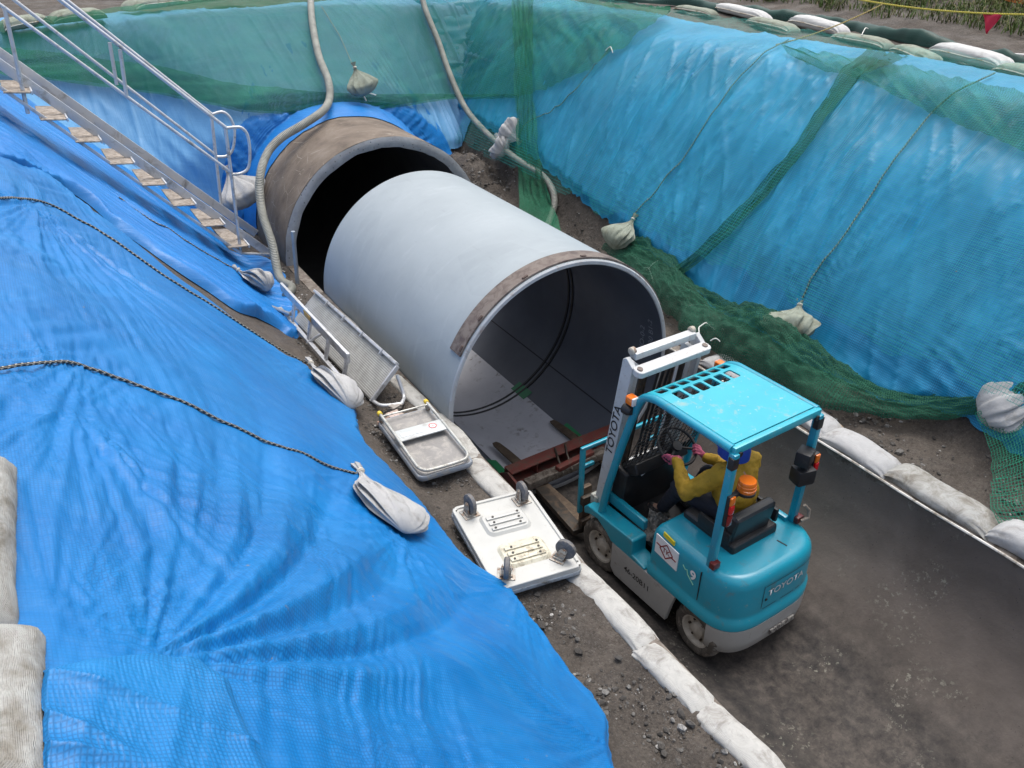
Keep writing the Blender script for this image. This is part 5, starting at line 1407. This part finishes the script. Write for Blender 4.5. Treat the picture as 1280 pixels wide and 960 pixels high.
# overhead guard
og = None
for s_ in (-1, 1):
    P = [(s_ * .505, .76, .60), (s_ * .497, .70, .95), (s_ * .485, .61, 1.35), (s_ * .475, .515, 1.72), (s_ * .468, .455, 1.92), (s_ * .464, .40, 2.015), (s_ * .462, .30, 2.062), (s_ * .46, .15, 2.07), (s_ * .46, -.52, 2.07)]
    b = MB(); b.tube(cat_rom(P, 70), .035, 14); b.build('guard_pillar', TEAL, FL)
    b = MB(); b.box((s_ * .465, -.53, 1.50), (.055, .062, 1.10), Matrix.Rotation(R(1.5), 3, 'X') @ Matrix.Rotation(R(s_ * -.6), 3, 'Y'), .012); po = b.build('guard_post', TEAL, FL)
    MB().box((s_ * .485, -.56, 1.01), (.075, .05, .06), None, .006).build('side_reflector', pm('reflector_dark', (.10, .012, .012), .35), po)
    MB().lathe([(-.004, .022), (.004, .022)], 16, 'Y', (s_ * .42, -.565, 2.035)).build('bolt', BLK, po)
    MB().box((s_ * .465, -.55, 1.97), (.066, .05, .10), None, .006).build('bracket', BLK, po)
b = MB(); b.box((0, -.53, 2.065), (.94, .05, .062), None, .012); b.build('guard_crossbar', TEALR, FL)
b = MB(); b.tube([(-.47, .405, 2.0), (.47, .405, 2.0)], .022, 10); b.build('guard_crossbar', BLK, FL)
# roof panel with two rows of slots
def zr(y): return 2.098 - (.9 * max(0, y - .18) ** 2)
holes = [(-.348 + .116 * k, .335, .090, .085) for k in range(7)] + [(-.285 + .114 * k, .19, .088, .125) for k in range(6)]
V = []; F = []
def cell(x0, x1, y0, y1, hole=None):
    if hole is None:
        nyc = max(1, int((y1 - y0) / .06))
        for j in range(nyc):
            a, c_ = y0 + (y1 - y0) * j / nyc, y0 + (y1 - y0) * (j + 1) / nyc; o_ = len(V)
            V.extend([(x0, a, zr(a)), (x1, a, zr(a)), (x1, c_, zr(c_)), (x0, c_, zr(c_))]); F.append((o_, o_ + 1, o_ + 2, o_ + 3))
        return
    hx, hy, hw, hh = hole; r_ = rrect(hw, hh, .018, 4); o_ = len(V); n_ = len(r_)
    for x, y in r_:
        V.append((hx + x, hy + y, zr(hy + y)))
    for x, y in r_:
        dx, dy = x, y; kx = ((x1 - hx) if dx > 0 else (hx - x0)) / max(abs(dx), 1e-6); ky = ((y1 - hy) if dy > 0 else (hy - y0)) / max(abs(dy), 1e-6)
        k_ = min(kx, ky)
        ax, ay = abs(dx) / (hw / 2), abs(dy) / (hh / 2)
        px_ = math.copysign(((x1 - hx) if dx > 0 else (hx - x0)) * min(1, ax / max(ax, ay)), dx); py_ = math.copysign(((y1 - hy) if dy > 0 else (hy - y0)) * min(1, ay / max(ax, ay)), dy)
        V.append((hx + px_, hy + py_, zr(hy + py_)))
    # exact corners of the cell
    for cxs, cys in ((x1, y1), (x0, y1), (x0, y0), (x1, y0)):
        best = min(range(n_), key=lambda i: (V[o_ + n_ + i][0] - cxs) ** 2 + (V[o_ + n_ + i][1] - cys) ** 2); V[o_ + n_ + best] = (cxs, cys, zr(cys))
    for i in range(n_):
        j = (i + 1) % n_; F.append((o_ + i, o_ + j, o_ + n_ + j, o_ + n_ + i))
cell(-.435, .435, -.50, .115)
for row, ya, yb in ((holes[7:], .115, .265), (holes[:7], .265, .405)):
    xs_ = [-.435] + [(row[i][0] + row[i + 1][0]) / 2 for i in range(len(row) - 1)] + [.435]
    for i, h_ in enumerate(row): cell(xs_[i], xs_[i + 1], ya, yb, h_)
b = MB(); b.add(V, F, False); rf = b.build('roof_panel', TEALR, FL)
bm = bmesh.new(); bm.from_mesh(rf.data); bmesh.ops.remove_doubles(bm, verts=bm.verts, dist=.0015)
for f in bm.faces:
    if f.normal.z < 0: f.normal_flip()
bm.to_mesh(rf.data); bm.free(); m = rf.modifiers.new('s', 'SOLIDIFY'); m.thickness = .012; m.offset = -1
# front mesh screen
b = MB()
def sp_(x, h): return (x, .60 - .30 * h, 1.18 + .80 * h)
for k in range(15): x = -.42 + .84 * k / 14; b.tube([sp_(x, 0), sp_(x, 1)], .0035, 5)
for k in range(18): b.tube([sp_(-.42, k / 17), sp_(.42, k / 17)], .0035, 5)
b.build('mesh_screen', BLK, FL)
# mast
MT = Matrix.Translation(Vector((0, .93, .22))) @ Matrix.Rotation(R(8.0), 4, 'X')
def mb_(b_, name, mat, parent=None, **k):
    for i, v in enumerate(b_.v): b_.v[i] = tuple(MT @ Vector((v[0] * .90 - .04, v[1], v[2])))
    return b_.build(name, mat, parent or FL, **k)
MH = 2.05
mast = mb_(MB().box((0, .0, .05), (.80, .10, .10), None, .01), 'mast', MASTG)
for s_ in (-1, 1):
    b = MB(); a, c_ = sorted((s_ * .40, s_ * .452))
    b.prism([(-.07, 0), (.055, 0), (.055, MH - .03), (.02, MH), (-.07, MH - .05)], 0, a, c_); ch = mb_(b, 'channel', MASTG, mast, bevel=.006)
    if s_ < 0:
        t_o = text('lettering', 'TOYOTA', .115, (-.455, -.008, 1.30), (0, 0, 1), (0, 1, 0), BLK, ch, bold=.001, xs=1.15)
        t_o.data.transform(MT @ Matrix.Translation(Vector((-.455 * .90 - .04 + .455 - .001, 0, 0))))
    b = MB(); b.box((s_ * .335, .02, MH / 2 - .03), (.05, .11, MH - .12), None, .006); mb_(b, 'inner_channel', MASTG, mast)
    b = MB(); b.tube([(s_ * .255, -.03, .1), (s_ * .255, -.03, MH - .20)], .026, 12); mb_(b, 'lift_cylinder', STEELD, mast)
    b = MB(); b.box((s_ * .17, .0, MH / 2), (.03, .015, MH - .25)); mb_(b, 'chain', STEELD, mast)
b = MB(); b.loft([[(x, y - .11, MH - .10) for x, y in rrect(.90, .11, .045)], [(x, y - .11, MH - .045) for x, y in rrect(.90, .11, .045)]]); tb = mb_(b, 'top_crossbar', MASTG, mast, autosmooth=30, bevel=.006)
for s_ in (-1, 1):
    b = MB(); b.lathe([(MH - .045, .026), (MH - .036, .026), (MH - .035, .001)], 14, 'Z', (s_ * .40, -.11, 0)); mb_(b, 'rusty_bolt', RUST, tb)
b = MB(); b.box((0, .02, MH - .0), (.74, .075, .065), None, .01); mb_(b, 'upper_crossbar', MASTG, mast)
b = MB(); b.box((0, .01, .75), (.80, .06, .10), None, .01); mb_(b, 'middle_crossbar', MASTG, mast)
b = MB(); b.lathe([(-.03, .022), (-.02, .034), (.02, .034), (.03, .022)], 16, 'X', (-.365, .04, MH + .03)); mb_(b, 'chain_pulley', pm('pulley', (.4, .36, .3), .5, dirt=(.2, .1, .06)), mast)
b = MB(); b.lathe([(-.03, .022), (-.02, .034), (.02, .034), (.03, .022)], 16, 'X', (.365, .04, MH + .03)); mb_(b, 'chain_pulley', pm('pulley', (.4, .36, .3), .5), mast)
for k in range(3):
    b = MB(); b.tube(cat_rom([(-.1 + .06 * k, -.05, .3), (-.12 + .06 * k, -.06, 1.2), (-.1 + .07 * k, -.07, MH - .15)], 30), .013, 8); mb_(b, 'hydraulic_hose', BLK, mast)
# headlamps and indicators on the front pillars
for s_ in (-1, 1):
    b = MB(); b.box((s_ * .50, .50, 1.96), (.075, .085, .075), None, .016, 3); il = b.build('indicator', ORL, FL)
    MB().box((s_ * .50, .455, 1.965), (.072, .02, .07), None, .008).build('clear_lens', CLR, il)
    b = MB(); b.lathe([(-.05, .03), (-.02, .048), (.03, .052), (.034, .045), (.036, .001)], 20, 'Y', (s_ * .515, .52, 1.865)); b.build('headlight', BLK, FL)
# rear lamps, beacon, boxes
for s_ in (-1, 1):
    b = MB(); b.box((s_ * .435 - (.02 if s_ < 0 else -.06), -.575, 1.545), (.06, .035, .285), None, .008); tl = b.build('tail_light', BLK, FL)
    xx = s_ * .435 - (.02 if s_ < 0 else -.06)
    MB().box((xx, -.595, 1.645), (.05, .02, .075), None, .008).build('orange_lens', ORL, tl)
    MB().box((xx, -.597, 1.565), (.05, .024, .080), None, .010).build('red_lens', REDL, tl)
    MB().box((xx, -.595, 1.465), (.05, .02, .10), None, .008).build('dark_red_lens', glossy('lens_dark_red', (.22, .01, .012)), tl)
b = MB(); b.box((.36, -.57, 1.70), (.14, .12, .13), Matrix.Rotation(R(20), 3, 'Z'), .02); bx = b.build('work_lamp', BLK, FL)
b = MB(); b.box((.37, -.58, 1.53), (.16, .13, .14), Matrix.Rotation(R(-14), 3, 'Z'), .02); b.build('speaker_box', BLK, FL)
b = MB(); b.tube([(.47, -.60, 1.02), (.53, -.62, 1.04), (.55, -.60, 1.10), (.50, -.58, 1.16)], .014, 8); b.build('cable', pm('cable_grey', (.2, .17, .14), .6), FL)
b = MB(); b.box((-.37, -.56, 1.66), (.20, .04, .03), None, .006); b.box((-.30, -.565, 1.645), (.10, .10, .02), None, .005); bc = b.build('beacon_bracket', BLK, FL)
b = MB(); b.lathe([(1.645, .072), (1.668, .074), (1.672, .066)], 28, 'Z', (-.295, -.575, 0)); b.build('beacon_base', BLK, bc)
b = MB(); b.lathe([(1.672, .070), (1.695, .072), (1.697, .068), (1.725, .070), (1.729, .066), (1.752, .067), (1.762, .062), (1.765, .045), (1.766, .001)], 32, 'Z', (-.295, -.575, 0)); b.build('beacon', ORL, FL)
# signs on the hood
sg = MB(); sx0 = -.5365
sg.prism([(.02, .735), (.02, .925), (-.24, .90), (-.24, .71)], 0, sx0 - .006, sx0 + .004); sgn = sg.build('sign', WHITE, hood)
BROWNR = pm('sign_redbrown', (.22, .03, .03), .5)
def lineb(p, q, w_): 
    (y0, z0), (y1, z1) = p, q; dy, dz = y1 - y0, z1 - z0; L = math.hypot(dy, dz); ny, nz = -dz / L * w_ / 2, dy / L * w_ / 2
    return [(y0 + ny, z0 + nz), (y1 + ny, z1 + nz), (y1 - ny, z1 - nz), (y0 - ny, z0 - nz)]
cy_, cz_ = -.11, .82; dm = [(cy_ + .085, cz_ + .03), (cy_ - .005, cz_ + .065), (cy_ - .085, cz_ - .03), (cy_ + .005, cz_ - .065)]
dm = [(cy_ + .075, cz_), (cy_, cz_ + .072), (cy_ - .075, cz_), (cy_, cz_ - .072)]
for k, (p, q) in enumerate([(dm[0], dm[1]), (dm[1], dm[2]), (dm[2], dm[3]), (dm[3], dm[0]), ((cy_ + .115, cz_ + .02), (cy_ + .06, cz_ + .014)), ((cy_ - .115, cz_ - .02), (cy_ - .06, cz_ - .014))]):
    MB().prism(lineb(p, q, .011), 0, sx0 - .0080 - .0003 * k, sx0 - .005).build('line', BROWNR, sgn)
text('lettering', 'TK', .07, (sx0 - .0085, cy_, cz_), (0, -1, 0), (0, 0, 1), BROWNR, sgn, bold=.001)
MB().prism([(-.045, .94), (-.045, .985), (-.17, .965), (-.17, .925)], 0, sx0 + .006, sx0 + .018).build('sticker', pm('sticker_lemon', (.62, .52, .02), .5), hood)
text('lettering', '9', .125, (-.5405, -.415, .80), (0, -1, 0), (0, 0, 1), WHITE, hood, bold=.004)
b = MB(); P = [(-.5385, -.30, .83), (-.5385, -.33, .80), (-.5385, -.345, .815), (-.5385, -.36, .77), (-.5385, -.43, .715)]
b.tube([(p[0], p[1], p[2]) for p in P], .004, 6); b.build('wave_mark', pm('mark_green', (.25, .55, .38), .5), hood)
# carriage, forks, load backrest
b = MB()
cr = MB().box((0, 1.06, .52), (.98, .05, .10), None, .008).build('carriage', STEELD, FL)
MB().box((0, 1.06, .24), (.98, .05, .10), None, .008).build('carriage_bar', STEELD, cr)
for s_ in (-1, 1):
    b = MB(); b.box((s_ * .40, 1.115, .36), (.11, .05, .56), None, .01)
    fk = b.build('fork', pm('fork_rust', (.10, .07, .05), .6, .3, dirt=(.17, .13, .09), dirt_amt=.6, scale=6), FL)
    P = []
    for y, th, w_ in ((1.10, .045, .11), (1.9, .040, .11), (2.55, .028, .10), (2.74, .018, .085), (2.79, .012, .05)):
        P.append([(s_ * .40 + .03 + w_ / 2, y, .13 + th), (s_ * .40 + .03 - w_ / 2, y, .13 + th), (s_ * .40 + .03 - w_ / 2, y, .13), (s_ * .40 + .03 + w_ / 2, y, .13)])
    MB().loft(P, True, False).build('blade', fk.data.materials[0], fk, bevel=.006)
    b = MB(); b.box((s_ * .475, 1.10, .74), (.05, .035, .76), None, .01); b.build('load_guard', TEAL, FL)
    MB().box((s_ * .40, 1.10, .90), (.12, .032, .035), None, .006).build('guard_rung', TEAL, FL)
b = MB(); b.box((0, 1.10, 1.105), (1.0, .035, .04), None, .01); b.build('load_guard', TEAL, FL)
b = MB(); b.box((-.42, .92, .62), (.10, .10, .12), None, .02); b.build('valve_block', pm('valve_pale', (.42, .44, .40), .5, dirt=(.1, .09, .08), scale=20), FL)

# red steel frame lying across the forks
FM = Matrix.Translation(Vector((.165, -1.895, -1.255))) @ Matrix.Rotation(R(2.5), 4, 'Z')
RED = pm('red_oxide', (.15, .035, .028), .6, .1, dirt=(.10, .07, .055), dirt_amt=.5, scale=6, bump=.15)
OLDW = pm('old_timber', (.16, .14, .12), .8, dirt=(.07, .055, .045), dirt_amt=.6, scale=7, bump=.4, bscale=16)
sb = empty('steel_beam', FM @ Vector((-.05, 2.05, .18)), R(2.5))
tag(sb, 'rusty red steel cross beam lying over the forks in front of the pipe mouth', 'steel beam')
b = MB(); b.prism([(.075, 0), (.075, .16), (-.075, .16), (-.075, .145), (.06, .145), (.06, .015), (-.075, .015), (-.075, 0)], 0, -.62, .80); b.build('channel_beam', RED, sb, bevel=.003)
b = MB(); b.prism([(-.24, .02), (.10, .0), (.13, .05), (-.02, .15), (-.20, .11)], 0, -.645, -.62); b.build('end_plate', RED, sb)
for x in (-.3, .1, .5): MB().box((x, -.01, .08), (.012, .13, .12)).build('stiffener', RED, sb)
b = MB(); b.box((.0, -.19, .05), (1.05, .11, .09), None, .01); b.build('timber', OLDW, sb)
b = MB(); b.box((.10, -.20, .115), (.5, .07, .05), Matrix.Rotation(R(4), 3, 'Z'), .008); b.build('packing_piece', RED, sb)
for k, (x0, x1) in enumerate(((-.1, .0), (.02, .14))):
    b = MB(); b.tube([(x0, -.26, .06), (x0 + .03, -.12, .17), (x1, .03, .175)], .012, 6); b.build('chain', STEELD, sb)
b = MB(); b.box((-.42, -.62, -.02), (.12, .75, .06), Matrix.Rotation(R(-6), 3, 'Z'), .008); b.build('drag_beam', STEELD, sb)
# rag on the floor
b = MB(); Gx, Gy = np.meshgrid(np.linspace(-.16, .16, 50), np.linspace(-.13, .13, 46), indexing='ij'); rr_ = (Gx / .16) ** 2 + (Gy / .13) ** 2
Gz = np.maximum(0, 1 - rr_) ** .5 * .07 * (1 + .9 * fbm(Gx * 12, Gy * 12, 801, 3)) + .02 * ridge(Gx * 14, Gy * 14, 803, 3)
o = grid_obj('rag', np.stack([Gx * (1 + .2 * pn(Gx * 9, Gy * 9, 5)), Gy * (1 + .3 * pn(Gx * 9, Gy * 9, 6)), np.maximum(Gz, 0) + .004], -1), pm('rag_grey', (.17, .165, .155), .9, dirt=(.05, .05, .05), dirt_amt=.5, scale=14, bump=.5, bscale=30)); o.location = FM @ Vector((-.22, .33, .59)); o.rotation_euler = (R(8), R(-10), R(30)); tag(o, 'crumpled grey rag on the forklift floor beside the driver', 'rag')

# ================================================================== DRIVER
def flesh(name, caps, vox, mat, parent, smooth=6, thick=None):
    """one continuous skin grown over tapered limbs"""
    b = MB()
    for p0, r0, p1, r1 in caps:
        p0, p1 = np.array(p0, float), np.array(p1, float); d = p1 - p0; L = np.linalg.norm(d) + 1e-9; d /= L
        P = []; rr_ = []
        for k in range(1, 6): a = PI / 2 * k / 5; P.append(p0 - d * r0 * math.cos(a)); rr_.append(r0 * math.sin(a))
        for k in range(1, 5): t_ = k / 5; P.append(p0 + d * L * t_); rr_.append(r0 * (1 - t_) + r1 * t_)
        for k in range(0, 5): a = PI / 2 * k / 5; P.append(p1 + d * r1 * math.sin(a)); rr_.append(r1 * math.cos(a))
        b.tube(P, rr_, 16)
    o = b.build(name, mat, parent)
    m = o.modifiers.new('remesh', 'REMESH'); m.mode = 'VOXEL'; m.voxel_size = vox; m.use_smooth_shade = True
    m = o.modifiers.new('smooth', 'SMOOTH'); m.iterations = smooth; m.factor = .5
    return o
SKIN = pm('skin', (.42, .24, .17), .55, var=.08)
JKT = pm('mustard_jacket', (.40, .24, .015), .75, dirt=(.22, .14, .02), dirt_amt=.25, scale=6, var=.12, bump=.35, bscale=14)
TRS = pm('navy_trousers', (.016, .018, .028), .8, var=.2, bump=.3, bscale=16)
CAPB = pm('cap_blue', (.01, .06, .38), .5, var=.1)
GLV = pm('pink_glove', (.50, .10, .17), .7, var=.12, bump=.2, bscale=50)
SHOE = pm('black_boot', (.03, .026, .024), .6, dirt=(.14, .12, .1), dirt_amt=.5, scale=14)
dx = .085
hip = lambda s_: (dx + s_ * .10, -.22, 1.09); knee = lambda s_: (dx + s_ * .17 - .02, .22, 1.08); ank = lambda s_: (dx + s_ * .15, .42, .68)
shl = lambda s_: (dx + s_ * .18, -.16, 1.455)
elb = {-1: (dx - .34, .02, 1.225), 1: (dx + .29, .0, 1.20)}
wri = {-1: (-.11, .30, 1.335), 1: (.20, .27, 1.255)}
neck = (dx, -.145, 1.51); headc = (dx + .005, -.12, 1.60)
body_caps = [((dx, -.22, 1.10), .115, (dx, -.20, 1.24), .105), ((dx, -.20, 1.24), .105, (dx, -.17, 1.39), .115), (shl(-1), .055, shl(1), .055), (neck, .048, (dx, -.11, 1.60), .05),
             (headc, .078, (headc[0], headc[1] + .02, headc[2] + .035), .082), ((headc[0], headc[1] + .05, headc[2] - .055), .045, (headc[0], headc[1] + .03, headc[2]), .06)]
for s_ in (-1, 1):
    body_caps += [(hip(s_), .075, knee(s_), .055), (knee(s_), .05, ank(s_), .036), (shl(s_), .048, elb[s_], .038), (elb[s_], .036, wri[s_], .026),
                  ((headc[0] + s_ * .08, headc[1] - .005, headc[2] - .01), .014, (headc[0] + s_ * .084, headc[1] - .008, headc[2] + .025), .015), (ank(s_), .035, (ank(s_)[0], ank(s_)[1] + .16, .615), .03)]
body_caps += [((headc[0], headc[1] + .092, headc[2] - .02), .012, (headc[0], headc[1] + .085, headc[2] + .02), .009)]
person = flesh('person', body_caps, .011, SKIN, None, 4)
person.location = FL.location; person.rotation_euler = (0, 0, R(2.5))
tag(person, 'driver in a mustard jacket, navy trousers, blue cap and pink gloves steering the forklift', 'person')
for s_ in (-1, 1):
    for k in (-1, 1):
        pass
jc = [((dx, -.22, 1.06), .17, (dx, -.21, 1.22), .162), ((dx - .05, -.20, 1.24), .155, (dx - .07, -.17, 1.39), .13), ((dx + .05, -.20, 1.24), .155, (dx + .07, -.17, 1.39), .13), (shl(-1), .085, shl(1), .085), ((dx, -.16, 1.47), .075, (dx, -.14, 1.525), .064), ((dx - .08, -.21, 1.03), .11, (dx + .08, -.21, 1.03), .11)]
for s_ in (-1, 1):
    jc += [(shl(s_), .088, elb[s_], .072), (elb[s_], .070, tuple(np.array(wri[s_]) * .93 + np.array(elb[s_]) * .07), .046)]
jk = flesh('jacket', jc, .012, JKT, person, 4)
tx = bpy.data.textures.new('folds', 'CLOUDS'); tx.noise_scale = .075; tx.noise_depth = 3
m = jk.modifiers.new('folds', 'DISPLACE'); m.texture = tx; m.strength = .04; m.mid_level = .5
tc_ = [((dx, -.22, 1.06), .15, (dx, -.18, 1.08), .14)]
for s_ in (-1, 1): tc_ += [(hip(s_), .112, knee(s_), .088), (knee(s_), .078, (ank(s_)[0], ank(s_)[1], ank(s_)[2] + .03), .058)]
tr_ = flesh('trousers', tc_, .012, TRS, person, 4)
m = tr_.modifiers.new('folds', 'DISPLACE'); m.texture = tx; m.strength = .02; m.mid_level = .5
for s_ in (-1, 1):
    a_ = ank(s_); flesh('boot', [((a_[0], a_[1] - .03, .635), .048, (a_[0], a_[1] + .14, .62), .042), ((a_[0], a_[1], .62), .05, (a_[0], a_[1], .72), .052)], .01, SHOE, person)
# cap: dome, brim
b = MB(); rg = []
for i in range(10):
    a = PI / 2 * i / 9; r_ = .124 * math.cos(a) + .002
    rg.append([(headc[0] + r_ * .95 * math.cos(2 * PI * k / 28), headc[1] + .005 + r_ * 1.08 * math.sin(2 * PI * k / 28), headc[2] + .015 + .125 * math.sin(a)) for k in range(28)])
rg = [[(x, y, z - .06) for x, y, z in rg[0]]] + rg
b.loft(rg); cp_ = b.build('cap', CAPB, person)
b = MB(); V = []
for i in range(2):
    for j in range(6):
        for k in range(15):
            a = R(-70 + 140 * k / 14); r_ = 1 + .75 * j / 5 * math.cos(a * .9)
            V.append((headc[0] + .098 * math.sin(a) * (1 + .1 * j / 5), headc[1] + .005 + .11 * math.cos(a) * r_, headc[2] + .03 - .02 * (j / 5) ** 2 - .006 * i))
F = []
for i in range(2):
    for j in range(5):
        for k in range(14): o_ = i * 90 + j * 15 + k; F.append((o_, o_ + 1, o_ + 16, o_ + 15))
b.add(V, F, True); b.build('brim', CAPB, cp_)
HAIR = pm('hair_black', (.012, .010, .009), .6)
flesh('hair', [((headc[0], headc[1] - .03, headc[2] - .02), .084, (headc[0], headc[1] - .02, headc[2] + .03), .088)], .012, HAIR, person)
EYE = pm('eye_dark', (.01, .01, .01), .3)
for s_ in (-1, 1):
    b = MB(); b.lathe([(-.012, .001), (-.008, .008), (0, .011), (.008, .008), (.012, .001)], 12, 'Y', (headc[0] + s_ * .032, headc[1] + .088, headc[2] + .008)); b.build('eye', EYE, person)
b = MB(); b.tube([(headc[0] - .022, headc[1] + .092, headc[2] - .055), (headc[0], headc[1] + .098, headc[2] - .056), (headc[0] + .022, headc[1] + .092, headc[2] - .055)], [.003, .005, .003], 8); b.build('mouth', pm('lips', (.30, .12, .10), .5), person)
# gloves: palm, four fingers over the wheel rim, thumb under it
def glove(s_):
    ang_ = R(205) if s_ < 0 else R(-38)
    def rimpt(a, r_=.18, h=0.): return np.array(tilt([(r_ * math.cos(a), r_ * math.sin(a), h)], WC, WT)[0])
    w_ = np.array(wri[s_]); c = rimpt(ang_); up_ = rimpt(ang_, .18, .05) - c; up_ /= np.linalg.norm(up_)
    tan = rimpt(ang_ + .1) - rimpt(ang_ - .1); tan /= np.linalg.norm(tan)
    caps = []; palm = c + up_ * .032 + (w_ - c) * .28
    for k, (ln, rr_) in enumerate(((.9, .0100), (1.0, .0105), (.95, .0100), (.8, .0092))):
        o_ = tan * (.0375 - .025 * k)
        kn = c + up_ * .038 + o_ * 1.05 + (w_ - c) * .12
        rad_ = rimpt(ang_, .21) - rimpt(ang_, .15); rad_ /= np.linalg.norm(rad_)
        out = -(w_ - c) / np.linalg.norm(w_ - c)
        m1 = kn + out * .034 * ln - up_ * .004; m2 = m1 + out * .012 * ln - up_ * .030 * ln; m3 = m2 - out * .020 * ln - up_ * .014
        caps += [(palm + o_ * .7, .017, kn, rr_ + .002), (kn, rr_ + .001, m1, rr_), (m1, rr_, m2, rr_ * .95), (m2, rr_ * .95, m3, rr_ * .85)]
    th0 = palm + tan * .036 - up_ * .004; caps += [(palm, .02, th0, .015), (th0, .014, c + tan * .042 - up_ * .018, .012), (c + tan * .042 - up_ * .018, .012, c + tan * .03 - up_ * .03, .010)]
    caps += [(w_, .028, palm, .024), (w_ + (w_ - palm) * .3, .034, w_, .030)]
    flesh('glove', caps, .0042, GLV, person, 2)
glove(-1); glove(1)
